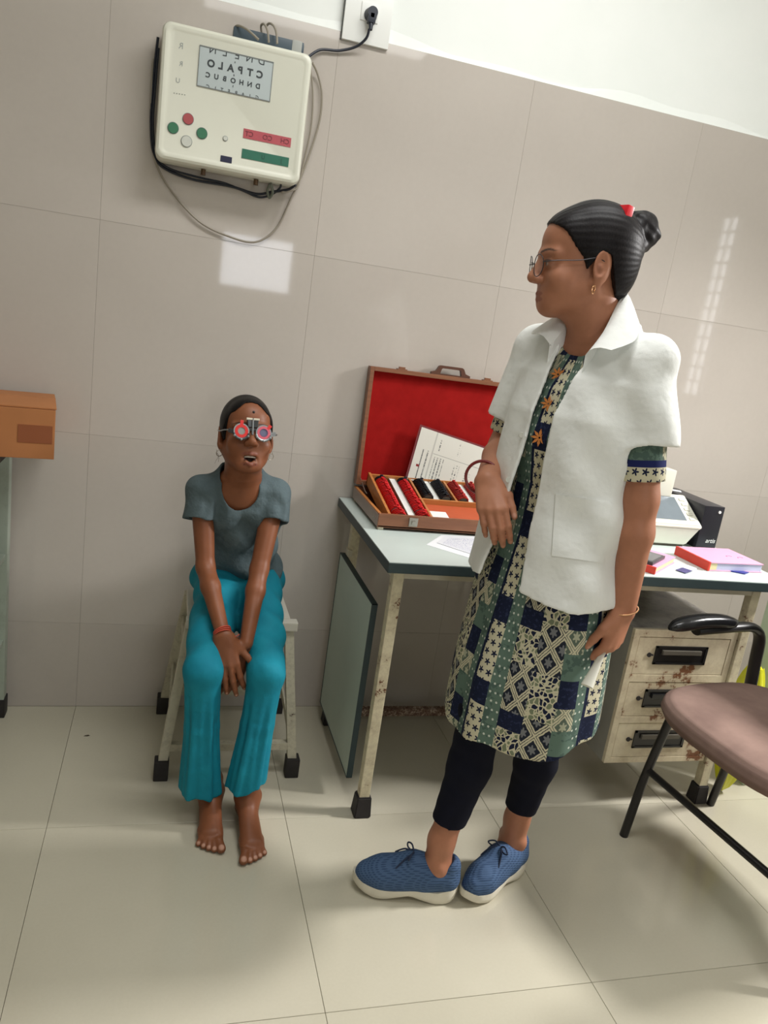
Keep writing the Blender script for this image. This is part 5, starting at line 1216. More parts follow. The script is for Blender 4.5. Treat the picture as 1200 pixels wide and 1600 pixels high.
def draped_patch(name, quadpx, mat, parent, bvh, lift=0.003, th=0.003, n=(10, 10), inner=0.0):
    """cloth patch laid on a garment: TL, TR, BR, BL in picture pixels, given real depth by the garment below it"""
    b = B(); TLp, TRp, BRp, BLp = [nv(q) for q in quadpx]; G = []
    last = None
    for j in range(n[1]+1):
        r = []
        for i in range(n[0]+1):
            u, v = i/n[0], j/n[1]; p = (TLp*(1-u)+TRp*u)*(1-v)+(BLp*(1-u)+BRp*u)*v
            h = drape(bvh, p[0], p[1], lift)
            if h is None: h = last if last is not None else Vector((1, -0.9, 1.2))
            last = h; r.append(Vector(h)-Vector(PO))
        G.append(r)
    F_ = [[b.bm.verts.new(p) for p in r] for r in G]; dcam = (CAM-Vector(PO)-G[0][0]).normalized()
    K_ = [[b.bm.verts.new(p+dcam*th) for p in r] for r in G]
    for L_, fl in ((F_, 1), (K_, 0)):
        for j in range(n[1]):
            for i in range(n[0]): b.bm.faces.new((L_[j][i], L_[j][i+1], L_[j+1][i+1], L_[j+1][i]))
    for j in range(n[1]):
        for i in (0, n[0]): b.bm.faces.new((F_[j][i], F_[j+1][i], K_[j+1][i], K_[j][i]))
    for i in range(n[0]):
        for j in (0, n[1]): b.bm.faces.new((F_[j][i], F_[j][i+1], K_[j][i+1], K_[j][i]))
    return b.obj(name, mat, parent, True, 0.9)
# shoes ----------------------------------------------------------
t = MT('blue_knit', srgb(62, 88, 128), 0.8, 0, 0.25); x, y, z = t.xyz(t.coord('Object'))
w = ((z*900.0+y*160.0).sin()*(y*700.0).sin()); t.base(t.mix(w.gt(0.35), srgb(74, 98, 132), srgb(54, 76, 108))); t.bump(w, 0.4, 0.001); M['knit'] = t.m
M['sole'] = plain('cream_foam_sole', srgb(226, 220, 202), 0.6, var=0.03, scale=40, bump=0.3, bscale=120)
M['lace'] = plain('navy_lace', srgb(34, 46, 72), 0.8)
def shoe(heel, d, Ls, label):
    d = unit(d); a = math.atan2(d[0], -d[1]); F = Fr(nv((heel[0], heel[1], 0)), frame(a), Ls/0.255)   # -y local = toe direction
    k = Ls/0.255
    o = None
    V = Vol(F.o-nv((0.30, 0.30, 0.0)), F.o+nv((0.30, 0.30, 0.14)), 0.0030)
    P = lambda s, x, z: F(x, -s, z)
    V.chain([P(0.030, 0, 0.050), P(0.085, 0, 0.052), P(0.140, 0.002, 0.050), P(0.190, 0.004, 0.046), P(0.225, 0.004, 0.043)], [q*k for q in (0.034, 0.034, 0.036, 0.036, 0.026)], 0.03*k)
    V.chain([P(0.028, 0, 0.062), P(0.024, 0, 0.088)], [0.032*k, 0.029*k], 0.02*k)
    V.chain([P(0.075, 0, 0.070), P(0.110, 0, 0.082)], [0.034*k, 0.026*k], 0.03*k); V.chain([P(0.112, 0, 0.080), P(0.175, 0, 0.058)], [0.027*k, 0.026*k], 0.02*k)
    X, Y, Z = V.all(); V.D = np.maximum(V.D, (F32(0.026)-Z).astype(F32))
    # ankle opening
    V.chain([P(0.052, 0, 0.112), P(0.062, 0, 0.084)], [0.031*k, 0.026*k], 0.0) if False else None
    V.cap(P(0.046, 0, 0.130), P(0.058, 0, 0.078), 0.036*k, 0.024*k, 0.006, 's')
    vs, qs = V.net(1); vs, qs = keep_big(vs, qs)
    s = np_mesh('shoe', vs, qs, M['knit'], person, PO); s['label'] = label
    # sole: outline lofted along the foot
    b = B(); n = 30; rings = []
    for i in range(n+1):
        f = i/n; sy = -0.006+0.262*f
        w = np.interp(f, [0, 0.02, 0.08, 0.2, 0.42, 0.6, 0.75, 0.88, 0.96, 1.0], [0.006, 0.020, 0.033, 0.037, 0.034, 0.040, 0.043, 0.036, 0.022, 0.006])
        cx = 0.004*math.sin(f*3)
        zb = np.interp(f, [0, 0.05, 0.12, 0.24, 0.36, 0.46, 0.55, 0.68, 0.8, 0.92, 1.0], [0.020, 0.006, 0.0, 0.0, 0.007, 0.014, 0.010, 0.002, 0.002, 0.012, 0.024])
        zt = np.interp(f, [0, 0.05, 0.2, 0.45, 0.65, 0.9, 1.0], [0.048, 0.044, 0.034, 0.032, 0.028, 0.034, 0.046])
        rr = []
        for (x, z) in ((-w*0.86, zb), (-w*0.97, zb+0.004), (-w, (zb+zt)/2), (-w*0.97, zt), (0, zt-0.002), (w*0.97, zt), (w, (zb+zt)/2), (w*0.97, zb+0.004), (w*0.86, zb), (0, zb)):
            rr.append(b.bm.verts.new(F(cx+x, -sy, 0)-PO+nv((0, 0, z*k))))
        rings.append(rr)
    m = len(rings[0])
    for A, C in zip(rings[:-1], rings[1:]):
        for q in range(m): b.bm.faces.new((A[q], A[(q+1) % m], C[(q+1) % m], C[q]))
    b.bm.faces.new(rings[0][::-1]); b.bm.faces.new(rings[-1]); b.obj('sole', M['sole'], s, True, 1.0)
    # laces: crossings and a bow
    zz = lambda sy: 0.109-0.0*sy if sy < 0.11 else 0.107-(sy-0.11)*0.40
    for i in range(4):
        sy = 0.118+i*0.016; b = B()
        for q in (-1, 1): b.tube([F(q*0.026, -(sy), zz(sy)-0.014)-PO, F(0, -(sy+0.006), zz(sy)+0.002)-PO, F(-q*0.026, -(sy+0.014), zz(sy)-0.014)-PO], 0.0022*k, 7)
        b.obj('lace', M['lace'], s, True)
    b = B(); c = F(0, -0.115, 0.110)-PO
    for q in (-1, 1):
        b.tube(spline([c, c+F.R@nv((q*0.016, -0.006, 0.012))*k, c+F.R@nv((q*0.032, -0.014, 0.004))*k, c+F.R@nv((q*0.020, -0.014, 0.000))*k, c], 5), 0.0021*k, 7)
        b.tube(spline([c, c+F.R@nv((q*0.018, -0.020, -0.004))*k, c+F.R@nv((q*0.030, -0.042, -0.026))*k], 5), 0.0021*k, 7)
    b.obj('lace_bow', M['lace'], s, True); return s
shoe((0.972, -0.922), (-0.968, 0.252, 0), 0.252, None)
shoe((1.190, -0.828), (-0.865, -0.50, 0), 0.238, None)
for o in list(person.children):
    if o.name.startswith('shoe') and 'label' in o.keys(): del o['label']

# collar, lapels, pocket, buttons of the coat
M['coat2'] = M['coat']
cin = [(-0.045, -0.094, 1.335), (-0.050, -0.055, 1.375), (-0.052, -0.012, 1.418), (-0.038, 0.026, 1.446), (0, 0.044, 1.454), (0.024, 0.026, 1.458), (0.042, -0.016, 1.432), (0.052, -0.058, 1.375), (0.050, -0.098, 1.326)]
cout = [(-0.100, -0.086, 1.352), (-0.112, -0.060, 1.364), (-0.112, -0.014, 1.384), (-0.082, 0.046, 1.390), (0, 0.090, 1.384), (0.066, 0.036, 1.392), (0.098, -0.014, 1.396), (0.124, -0.058, 1.366), (0.104, -0.096, 1.342)]
cst = [(x*0.98, y*0.98, z-0.045) for x, y, z in cin]
A_, C_, S_ = [spline([WF(*p)-PO for p in k], 8) for k in (cin, cout, cst)]
b = B(); nc = len(A_)
def crow(i, v):
    if v <= 0: return S_[i].lerp(A_[i], 1+v)
    p = A_[i].lerp(C_[i], v); return p+Vector((0, 0, 0.010*math.sin(PI*v**0.7)))
vv = [-1.0, -0.5, 0.0, 0.12, 0.3, 0.55, 0.8, 1.0]
G1 = [[b.bm.verts.new(crow(i, v)) for i in range(nc)] for v in vv]
cc_ = Vector(WF(0, 0.0, 1.36)-PO)
def off(i, v):
    p = crow(i, v); o_ = (p-cc_); o_.z = abs(o_.z)*0.3+0.02; return p+o_.normalized()*(0.0045 if v > 0 else -0.0035)
G2 = [[b.bm.verts.new(off(i, v)) for i in range(nc)] for v in vv]
for G in (G1, G2):
    for j in range(len(vv)-1):
        for i in range(nc-1): b.bm.faces.new((G[j][i], G[j][i+1], G[j+1][i+1], G[j+1][i]))
for j in range(len(vv)-1):
    for i in (0, nc-1): b.bm.faces.new((G1[j][i], G1[j+1][i], G2[j+1][i], G2[j][i]))
for i in range(nc-1):
    for j in (0, len(vv)-1): b.bm.faces.new((G1[j][i], G1[j][i+1], G2[j][i+1], G2[j][i]))
b.obj('collar', M['coat'], coat, True, 0.8)
draped_patch('pocket', [(868, 772), (955, 786), (945, 880), (862, 868)], M['coat'], coat, cbvh, 0.001, 0.0022, (12, 12))
draped_patch('cuff', [(968, 694), (1064, 695), (1064, 707), (969, 712)], M['coat'], coat, cbvh, 0.0005, 0.002, (16, 3)) if False else None
M['button'] = plain('pearl_button', srgb(206, 206, 196), 0.25)
for px, py in ((815, 680), (794, 750)):
    h = drape(cbvh, px, py, 0.001)
    if h is not None: d = (CAM-h).normalized(); B().cyl(h-Vector(PO), h-Vector(PO)+d*0.003, 0.0062, 0.0055, 18).obj('button', M['button'], coat, True)
for px, py in ((840, 757), (826, 835)):
    h = drape(cbvh, px, py, 0.0)
    if h is not None: B().box(h-Vector(PO), (0.0035, 0.0035, 0.010), 0.001).obj('buttonhole', plain('stitch_grey', srgb(176, 178, 172), 0.8), coat)
M['orange_thread'] = plain('orange_embroidery', srgb(196, 120, 52), 0.7)
for px, py, r in ((872, 585, 0.016), (857, 631, 0.017), (843, 684, 0.019), (863, 560, 0.009)):
    h = drape(tbvh, px, py, 0.002)
    if h is None: continue
    d = (CAM-h).normalized(); rot = d.to_track_quat('Z', 'Y').to_matrix().to_4x4(); b = B()
    for k in range(8):
        a = 2*PI*k/8; b.prism([(0.002, -0.0012), (r*0.55, -r*0.16), (r, 0), (r*0.55, r*0.16), (0.002, 0.0012)], -0.004, 0.0015, Matrix.Translation(h-Vector(PO)) @ rot @ Matrix.Rotation(a, 4, 'Z'))
    b.obj('embroidered_star', M['orange_thread'], tunic)
# glasses, earring, bangles
M['gunmetal'] = plain('gunmetal', srgb(60, 58, 62), 0.3, 0.7); M['gold'] = plain('pale_gold', srgb(214, 164, 120), 0.25, 0.8)
def glass_mat(name, tint, alpha):
    t = MT(name, tint, 0.05, 0, 0.5); t.b.inputs['Alpha'].default_value = alpha; return t.m
M['eyeglass'] = glass_mat('eyeglass_lens', srgb(200, 205, 210), 0.10)
gl = bpy.data.objects.new('eyeglasses', None); link(gl, person); gl.empty_display_size = 0.02
wl = lambda x, y, z: Vector(WH(x, y, z)-PO)
for q in (1, -1):
    c = (q*0.0325, -0.112+0.004, -0.010)
    ring = [wl(c[0]+0.0235*math.cos(a)*(1), c[1]+0.006*abs(math.cos(a))*(1 if math.cos(a)*q > 0 else -0.2), c[2]+0.0225*math.sin(a)) for a in np.linspace(0, 2*PI, 33)[:-1]]
    B().tube(ring, 0.0009, 6, True).obj('rim', M['gunmetal'], gl, True)
    b = B(); cv = b.bm.verts.new(sum(ring, Vector())/32); rv = [b.bm.verts.new(p) for p in ring]
    for i in range(32): b.bm.faces.new((cv, rv[i], rv[(i+1) % 32]))
    b.obj('lens', M['eyeglass'], gl, True)
    B().tube(spline([wl(q*0.056, -0.104, -0.004), wl(q*0.066, -0.080, 0.000), wl(q*0.074, -0.030, 0.004), wl(q*0.0775, 0.000, 0.010), wl(q*0.0775, 0.020, 0.004)], 5), 0.0010, 6).obj('temple', M['gunmetal'], gl, True)
B().tube(spline([wl(-0.010, -0.109, -0.006), wl(0, -0.113, -0.003), wl(0.010, -0.109, -0.006)], 5), 0.0009, 6).obj('bridge', M['gunmetal'], gl, True)
c = WH(0.080, 0.002, -0.052)-PO; B().tube([Vector(c)+Vector((0.004*math.cos(a), 0.002*math.cos(a), 0.008*math.sin(a))) for a in np.linspace(0, 2*PI, 17)[:-1]], 0.0013, 6, True).obj('earring', M['gold'], person, True)
def bangle(c, n, r, th, name, mat, parent, O, sq=1.0):
    n = unit(n); u = unit(np.cross(n, (0.3, 1, 0.2))); w = np.cross(n, u)
    return B().tube([Vector(nv(c)-O+u*r*math.cos(a)+w*r*sq*math.sin(a)) for a in np.linspace(0, 2*PI, 41)[:-1]], th, 8, True).obj(name, mat, parent, True)
fd = unit(Rwr-Rel); bangle(Rwr-fd*0.018+nv((-0.012, 0.006, -0.004)), fd+nv((0.15, 0, 0.35)), 0.036, 0.0034, 'bangle', plain('dark_red_bangle', srgb(120, 30, 30), 0.35), person, PO)
fd = unit(Lwr-Lel); bangle(Lwr-fd*0.004+nv((0, 0, 0.0)), fd+nv((0.25, 0.05, 0)), 0.0295, 0.0016, 'bangle', M['gold'], person, PO)
# stick in her left hand
a = at(950, 1002, y=-1.052); c = at(917, 1072, y=-1.100)
stk = empty('white_stick', tuple(c), 0, 'white tapering stick held low in the standing woman\'s left hand', 'stick')
b = B(); A_, C_ = a-Vector(c), Vector((0, 0, 0)); b.tube([A_, A_*0.6, A_*0.25, C_], [0.0055, 0.0070, 0.0105, 0.0135], 14, flat=0.45); b.obj('stick_body', plain('white_plastic', srgb(222, 220, 206), 0.45), stk, True)
B().tube([A_*1.05, A_*0.93], [0.0060, 0.0062], 12, flat=0.5).obj('blue_end', plain('blue_plastic_end', srgb(90, 104, 190), 0.4), stk, True)

# ------------------------------------------------------------------ the seated girl
girl = empty('person', (0.44, -0.45, 0), 0, 'barefoot girl in grey T-shirt and turquoise trousers sitting on the stool', 'person')
GO = nv(girl.location)
pel, nek = nv((0.450, -0.205, 0.550)), nv((0.418, -0.318, 0.868))
gz = unit(nek-pel); gx = unit(nv((1, 0, 0))-gz*gz[0]); gy = np.cross(gz, gx)
GF = Fr(pel, np.stack([gx, gy, gz], 1))
gRs, gRe, gRw = nv((0.320, -0.305, 0.820)), nv((0.343, -0.372, 0.628)), nv((0.391, -0.545, 0.508))     # her right arm (left in the picture)
gLs, gLe, gLw = nv((0.518, -0.305, 0.828)), nv((0.483, -0.405, 0.640)), nv((0.451, -0.545, 0.488))
gRh, gRk, gRa = nv((0.400, -0.225, 0.535)), nv((0.347, -0.585, 0.428)), nv((0.398, -0.560, 0.070))
gLh, gLk, gLa = nv((0.505, -0.225, 0.535)), nv((0.505, -0.585, 0.423)), nv((0.492, -0.598, 0.075))
GHR = frame(math.radians(4), math.radians(-19), math.radians(0))
GH = Fr((0.419, -0.340, 0.988), GHR, 0.870)
V = Vol((0.25, -0.84, -0.006), (0.60, -0.10, 1.10), 0.0025, zs=zlev((-0.006, 0.13, 0.0022), (0.13, 0.35, 0.007), (0.35, 0.66, 0.0024), (0.66, 0.83, 0.0042), (0.83, 1.10, 0.0020)))
V.fn(loft_sdf(GF, [(0.0, 0, 0, 0.095, 0.070), (0.10, 0, 0, 0.080, 0.062), (0.20, 0, 0, 0.090, 0.066), (0.28, 0, 0, 0.095, 0.056), (0.325, 0, 0, 0.06, 0.042), (0.345, 0, 0, 0.045, 0.04)]), (0.27, -0.43, 0.5), (0.60, -0.12, 0.93), 0.02)
HR, HL = nv((0.368, -0.574, 0.07)), nv((0.484, -0.604, 0.115))
for hp, kn, an, hm in ((gRh, gRk, gRa, HR), (gLh, gLk, gLa, HL)):
    V.chain([hp, kn], [0.055, 0.038], 0.03); V.chain([kn, kn*0.6+hm*0.4, an*0.75+kn*0.25+(hm-an)*nv((0.4, 0, 0)), an+nv((0, 0, 0.03)), an], [0.036, 0.028, 0.0235, 0.0245, 0.026], 0.02)
gtips = []
for an, hx, bx, sgn in ((gRa, (0.398, -0.535), (0.396, -0.676), 1), (gLa, (0.494, -0.573), (0.497, -0.722), -1)):
    d = unit(nv((bx[0]-hx[0], bx[1]-hx[1], 0))); lt = nv((-d[1], d[0], 0))*1.0; lt = lt if lt[0]*sgn > 0 else -lt     # lt points to the big-toe side
    H0, B0 = nv((hx[0], hx[1], 0.026)), nv((bx[0], bx[1], 0.0))
    V.cap(H0, an+nv((0, 0, -0.01)), 0.026, 0.028, 0.02)
    V.cap(H0+nv((0, 0, -0.002)), B0+lt*-0.012+nv((0, 0, 0.020)), 0.025, 0.017, 0.02); V.cap(an+nv((0, 0, -0.012)), B0+lt*0.012+nv((0, 0, 0.022)), 0.026, 0.018, 0.025)
    for q in (-1, 1): V.ell(an+nv((q*0.024, 0.002, -0.002)), (0.011, 0.011, 0.013), None, 0.010)
    for i, (off, ln, r) in enumerate(((0.023, 0.047, 0.0115), (0.008, 0.044, 0.0082), (-0.004, 0.038, 0.0078), (-0.0155, 0.030, 0.0074), (-0.0265, 0.020, 0.0072))):
        a = B0+lt*off*0.85+nv((0, 0, 0.017)); m = a+d*(ln*0.55)+nv((0, 0, 0.001)); e = B0+lt*off*1.12+d*ln+nv((0, 0, r+0.001))
        V.cap(a-d*0.02, m, 0.013 if i == 0 else 0.0105, r, 0.006); V.cap(m, e, r*0.95, r, 0.0025); gtips.append((e, d, nv((0, 0, 1))*0.8+d*0.5, r))
for sh, el, wr in ((gRs, gRe, gRw), (gLs, gLe, gLw)):
    V.chain([sh, el], [0.032, 0.0245], 0.02); V.chain([el, el*0.7+wr*0.3, wr], [0.0245, 0.0248, 0.0175], 0.012)
V.cap(gRs, GF(-0.03, 0, 0.30), 0.034, 0.04, 0.03); V.cap(gLs, GF(0.03, 0, 0.30), 0.034, 0.04, 0.03)
V.chain([GF(0, -0.002, 0.30), GH(0, 0.020, -0.085), GH(0, 0.020, -0.03)], [0.046, 0.042, 0.046], 0.03)
head_sdf(V, GH, True, 0.020)
hand(V, gRw, (0.17, -0.38, -0.85), (-0.20, -0.88, 0.42), (1, 0, 0.1), 0.90, ((0.20, 0.35, 0.25), (0.15, 0.30, 0.2), (0.12, 0.30, 0.2), (0.12, 0.3, 0.2)), (0.55, 0.80, -0.05), 0.11, tips=gtips)
hand(V, gLw+nv((0, 0.022, -0.006)), (-0.28, -0.24, -0.92), (0.10, -0.92, 0.35), (-1, 0, 0.1), 0.88, ((0.15, 0.30, 0.2), (0.15, 0.30, 0.2), (0.12, 0.3, 0.2), (0.12, 0.3, 0.2)), (0.45, 0.85, -0.1), 0.05, tips=gtips)
X, Y, Z = V.all(); V.D = np.maximum(V.D, (F32(0.0005)-Z).astype(F32))
vs, qs = V.net(1); vs, qs = keep_big(vs, qs)
SK = lin(132, 80, 52); col = np.repeat(SK[None], len(vs), 0)
col, q = face_paint(col, vs, GH, SK, lin(110, 60, 50), lin(40, 28, 24), lin(60, 38, 30))
col = blend(col, lipmask(q, 0.020)*0.55, lin(128, 72, 62))
inm = ((np.abs(q[:, 0]) < 0.0175) & (q[:, 1] < -0.055) & (q[:, 1] > -0.0885) & (np.abs(q[:, 2]+0.082) < 0.017)).astype(float); col = blend(col, inm*0.9, lin(40, 14, 14))
for p, dj, n, r in gtips:
    dd = np.linalg.norm((vs-(p+unit(n)*r*0.75)), axis=1)/(r*0.72); col = blend(col, np.clip((1-dd)/0.3, 0, 1)*0.75, lin(206, 160, 138))
M['skin_g'] = skin_mat('deep_brown_skin', 0.45)
gbody = np_mesh('body', vs, qs, M['skin_g'], girl, GO, col); del V
gl_ = lambda x, y, z: Vector(GH(x, y, z)-GO)
# teeth, bindi
b = B()
for i in range(-2, 2): b.box(gl_((i+0.5)*0.0088, -0.0835+0.0035*((i+0.5)/2)**2, -0.0715), (0.0078, 0.004, 0.0085), 0.0012, Matrix(GHR.tolist()))
me = b.mesh('teeth'); mesh_obj('teeth', me, plain('teeth', srgb(216, 206, 192), 0.3), girl, True)
b = B(); b.sph((0, 0, 0), (0.0034, 0.0016, 0.0034), 12); me = b.mesh('forehead_dot'); me.transform(Matrix.Translation(gl_(0.004, -0.0925, 0.058)) @ Matrix(GHR.tolist()).to_4x4()); mesh_obj('forehead_dot', me, plain('black_dot', srgb(14, 10, 10), 0.5), girl, True)
# hair
M['hair_g'] = hair_mat('black_hair', srgb(8, 7, 8), srgb(19, 16, 16), (50, 8, 30))
V = Vol(GH.o-0.13, GH.o+0.15, 0.0021); Hh = GH; k_ = GH.s
V.ell(Hh(0, 0.018, 0.042), nv((0.0775, 0.0985, 0.0875))*k_, Hh.R, 0.008); V.ell(Hh(0, 0.035, -0.015), nv((0.070, 0.075, 0.075))*k_, Hh.R, 0.02); V.ell(Hh(0, -0.046, 0.050), nv((0.061, 0.048, 0.053))*k_, Hh.R, 0.015)
for q in (-1, 1): V.ell(Hh(q*0.058, -0.010, 0.020), nv((0.018, 0.040, 0.045))*k_, Hh.R, 0.015)
def haircut2(X, Y, Z):
    x, y, z = X-F32(Hh.o[0]), Y-F32(Hh.o[1]), Z-F32(Hh.o[2]); lx, ly, lz = [(x*F32(Hh.R[0, i])+y*F32(Hh.R[1, i])+z*F32(Hh.R[2, i]))/F32(k_) for i in range(3)]
    side = np.interp(ly, [-0.12, -0.060, -0.040, -0.022, -0.012, 0.010, 0.030, 0.042, 0.06, 0.10], [0.075, 0.055, 0.022, -0.002, -0.020, 0.016, 0.012, -0.03, -0.09, -0.10])
    top = np.interp(np.abs(lx), [0, 0.02, 0.045, 0.058, 0.066, 0.09], [0.090, 0.086, 0.062, 0.030, -0.02, -0.10])
    front = np.where(ly < -0.025, np.maximum(side, top), side)
    return (front-lz)*0.7
V.D = np.maximum(V.D, haircut2(*V.all()).astype(F32))
V.ell(Hh(0, 0.110, -0.030), nv((0.035, 0.03, 0.045))*k_, Hh.R, 0.01)
vs, qs = V.net(1); vs, qs = keep_big(vs, qs); np_mesh('hair', vs, qs, M['hair_g'], girl, GO); del V
rs = random.Random(4)
for (x, y, z, s) in ((-0.076, 0.02, -0.066, -1), (0.078, 0.018, -0.030, 1)):
    b = B()
    for k in range(5):
        p0 = Vector((x, y, z+rs.uniform(-0.006, 0.006))); pts = [p0]
        dv = Vector((s*rs.uniform(0.002, 0.006), rs.uniform(-0.002, 0.004), rs.uniform(-0.006, 0.007)))
        for j in range(4): dv = dv+Vector((rs.uniform(-0.004, 0.002)*s, 0, rs.uniform(-0.006, 0.006))); pts.append(pts[-1]+dv*0.7)
        b.tube([gl_(*p) for p in spline(pts, 4)], 0.0003, 4)
    b.obj('stray_hair', M['hair_g'], girl, True)
# earrings
for q in (-1, 1):
    c = Vector(GH(q*0.0775, -0.002, -0.058)-GO)
    B().tube([c+Vector((0.0085*math.cos(a), 0.006*math.cos(a), 0.0085*math.sin(a))) for a in np.linspace(0, 2*PI, 21)[:-1]], 0.0010, 6, True).obj('earring', M['gold'] if False else plain('silver_hoop', srgb(150, 142, 128), 0.45, 0.6), girl, True)
# T-shirt
t = MT('slate_tshirt', srgb(84, 98, 102), 0.8, 0, 0.25); t.base(t.ramp(t.noise(14, 4), [(0.3, srgb(80, 94, 98)), (0.7, srgb(90, 105, 109))])); t.bump(t.noise(11, 4)*1.0+t.noise(500, 2)*0.02, 0.8, 0.022); M['tshirt'] = t.m
V = Vol((0.22, -0.46, 0.50), (0.64, -0.06, 0.94), 0.0030)
def wob_s(lx, ly, lz):
    a = np.arctan2(lx, -ly); return 0.0105*np.sin(lz*62+np.cos(a)*2.2+np.sin(a*3))*np.clip((0.17-lz)/0.10, 0, 1)+0.0045*np.sin(a*5+lz*14)+0.0095*np.sin((lz*1.0+np.abs(lx)*0.9)*48)*np.clip((lz-0.14)/0.08, 0, 1)*np.clip((0.30-lz)/0.06, 0, 1)
sl_ = loft_sdf(GF, [(-0.03, 0, 0.004, 0.128, 0.098), (0.02, 0, 0.0, 0.118, 0.092), (0.10, 0, 0, 0.104, 0.082), (0.20, 0, 0, 0.110, 0.084), (0.27, 0, 0, 0.112, 0.074), (0.315, 0, 0.002, 0.088, 0.056), (0.345, 0, 0.004, 0.064, 0.05), (0.37, 0, 0.008, 0.050, 0.044)])
V.fn(lambda X, Y, Z: sl_(X, Y, Z, wob_s), (0.2, -0.5, 0.48), (0.66, -0.04, 0.96), 0.0, pad=0.0)
GS = []
for sh, el in ((gRs, gRe), (gLs, gLe)):
    out = nv((-0.010 if sh[0] < 0.4 else 0.010, 0, 0)); GS.append((sh, sh*0.62+el*0.38+out*1.0)); sleeve(V, GS[-1][0], GS[-1][1], 0.042, 0.046, 0.014); V.cap(sh, GF(0, 0.006, 0.318), 0.040, 0.044, 0.02)
X, Y, Z = V.all()
for sh in (gRs, gLs):
    r = np.sqrt((X-F32(sh[0]))**2+(Z-F32(sh[2]-0.03))**2); V.D += (0.0032*np.sin(r*95+(X-F32(sh[0]))*60)*np.clip((0.085-r)/0.05, 0, 1)).astype(F32)
V.shell(0.0075)
for a_, b_ in GS: bore(V, a_+(b_-a_)*0.3, b_, 0.034, 0.0385)
V.D = np.maximum(V.D, (F32(0.540)-Z-(Y+F32(0.20))*F32(0.10)).astype(F32))
V.ell(GF(-0.002, -0.060, 0.345), (0.053, 0.070, 0.066), GF.R, 0.0, 's'); V.cap(GF(0, -0.01, 0.33), GF(0, -0.01, 0.42), 0.053, 0.06, 0.0, 's')
vs, qs = V.net(1); vs, qs = keep_big(vs, qs); np_mesh('t_shirt', vs, qs, M['tshirt'], girl, GO); del V
# trousers
t = MT('turquoise_cotton', srgb(18, 132, 152), 0.75, 0, 0.25); t.base(t.ramp(t.noise(10, 4), [(0.3, srgb(14, 124, 146)), (0.7, srgb(24, 140, 160))])); t.bump(t.noise(10, 4)*1.0+t.noise(480, 2)*0.02, 0.5, 0.014); M['trouser'] = t.m
V = Vol((0.24, -0.72, 0.02), (0.66, -0.06, 0.64), 0.0032)
V.ell((0.452, -0.195, 0.530), (0.138, 0.108, 0.082), None, 0.02); V.cap((0.452, -0.21, 0.54), (0.450, -0.222, 0.575), 0.098, 0.094, 0.02, flat=((0, 1, 0.1), 0.85)); V.cap((0.415, -0.21, 0.545), (0.49, -0.21, 0.545), 0.075, 0.075, 0.03)
for hp, kn, hm, rh in ((gRh, gRk, HR, 0.052), (gLh, gLk, HL, 0.048)):
    V.chain([hp+nv((0, 0, 0.0)), hp*0.4+kn*0.6, kn], [0.070, 0.058, 0.048], 0.02)
    m = kn*0.55+hm*0.45; V.chain([kn, m], [0.047, 0.040], 0.012); V.cap(m, hm+(hm-m)*0.12, 0.040, rh*1.03, 0.008)
X, Y, Z = V.all()
for kn, hm in ((gRk, HR), (gLk, HL)):
    cx = np.interp(Z, [hm[2], kn[2]], [hm[0], kn[0]]).astype(F32); cy = np.interp(Z, [hm[2], kn[2]], [hm[1], kn[1]]).astype(F32)
    a = np.arctan2(X-cx, Y-cy); w = np.clip((F32(0.40)-Z)/F32(0.12), 0, 1)*np.clip(F32(0.085)-np.sqrt((X-cx)**2+(Y-cy)**2), 0, 0.02)/F32(0.02)
    V.D += (w*(0.0036*np.sin(a*6+Z*6)+0.0018*np.sin(a*11+1))).astype(F32)
w = np.clip((Z-F32(0.42))/F32(0.05), 0, 1); V.D += (w*0.0036*np.sin(Y*60+np.abs(X-F32(0.45))*40+Z*20)).astype(F32)
V.fn(lambda X, Y, Z: np.maximum(np.maximum(np.abs(X-F32(0.4555))-F32(0.163), np.abs(Y+F32(0.20))-F32(0.1685)), Z-F32(SEATZ+0.0012)), (0.28, -0.40, 0.02), (0.64, -0.04, 0.48), 0.0, 's', 0.0)
V.shell(0.0085)
V.D = np.maximum(V.D, (np.where(X < 0.428, F32(0.078), F32(0.112))-Z-np.where(X < 0.428, (X-F32(0.37))*0.05, (X-F32(0.48))*-0.28)+F32(0.005)*np.sin(X*90)).astype(F32))
V.D = np.maximum(V.D, (Z-F32(0.592)).astype(F32))
vs, qs = V.net(1); vs, qs = keep_big(vs, qs); np_mesh('trousers', vs, qs, M['trouser'], girl, GO); del V
# thread on her wrist
fd = unit(gRw-gRe); M['thread'] = plain('orange_red_thread', srgb(190, 78, 56), 0.7)
for k in range(3): bangle(gRw-fd*(0.004+0.005*k), fd+nv((0.05*k, 0.1, 0)), 0.0218, 0.0018, 'wrist_thread', M['thread'], girl, GO)
B().tube(spline([Vector(gRw-GO)+Vector((0.020, -0.006, 0.004)), Vector(gRw-GO)+Vector((0.030, -0.010, 0.002)), Vector(gRw-GO)+Vector((0.040, -0.008, 0.008))], 5), 0.0012, 6).obj('thread_end', M['thread'], girl, True)

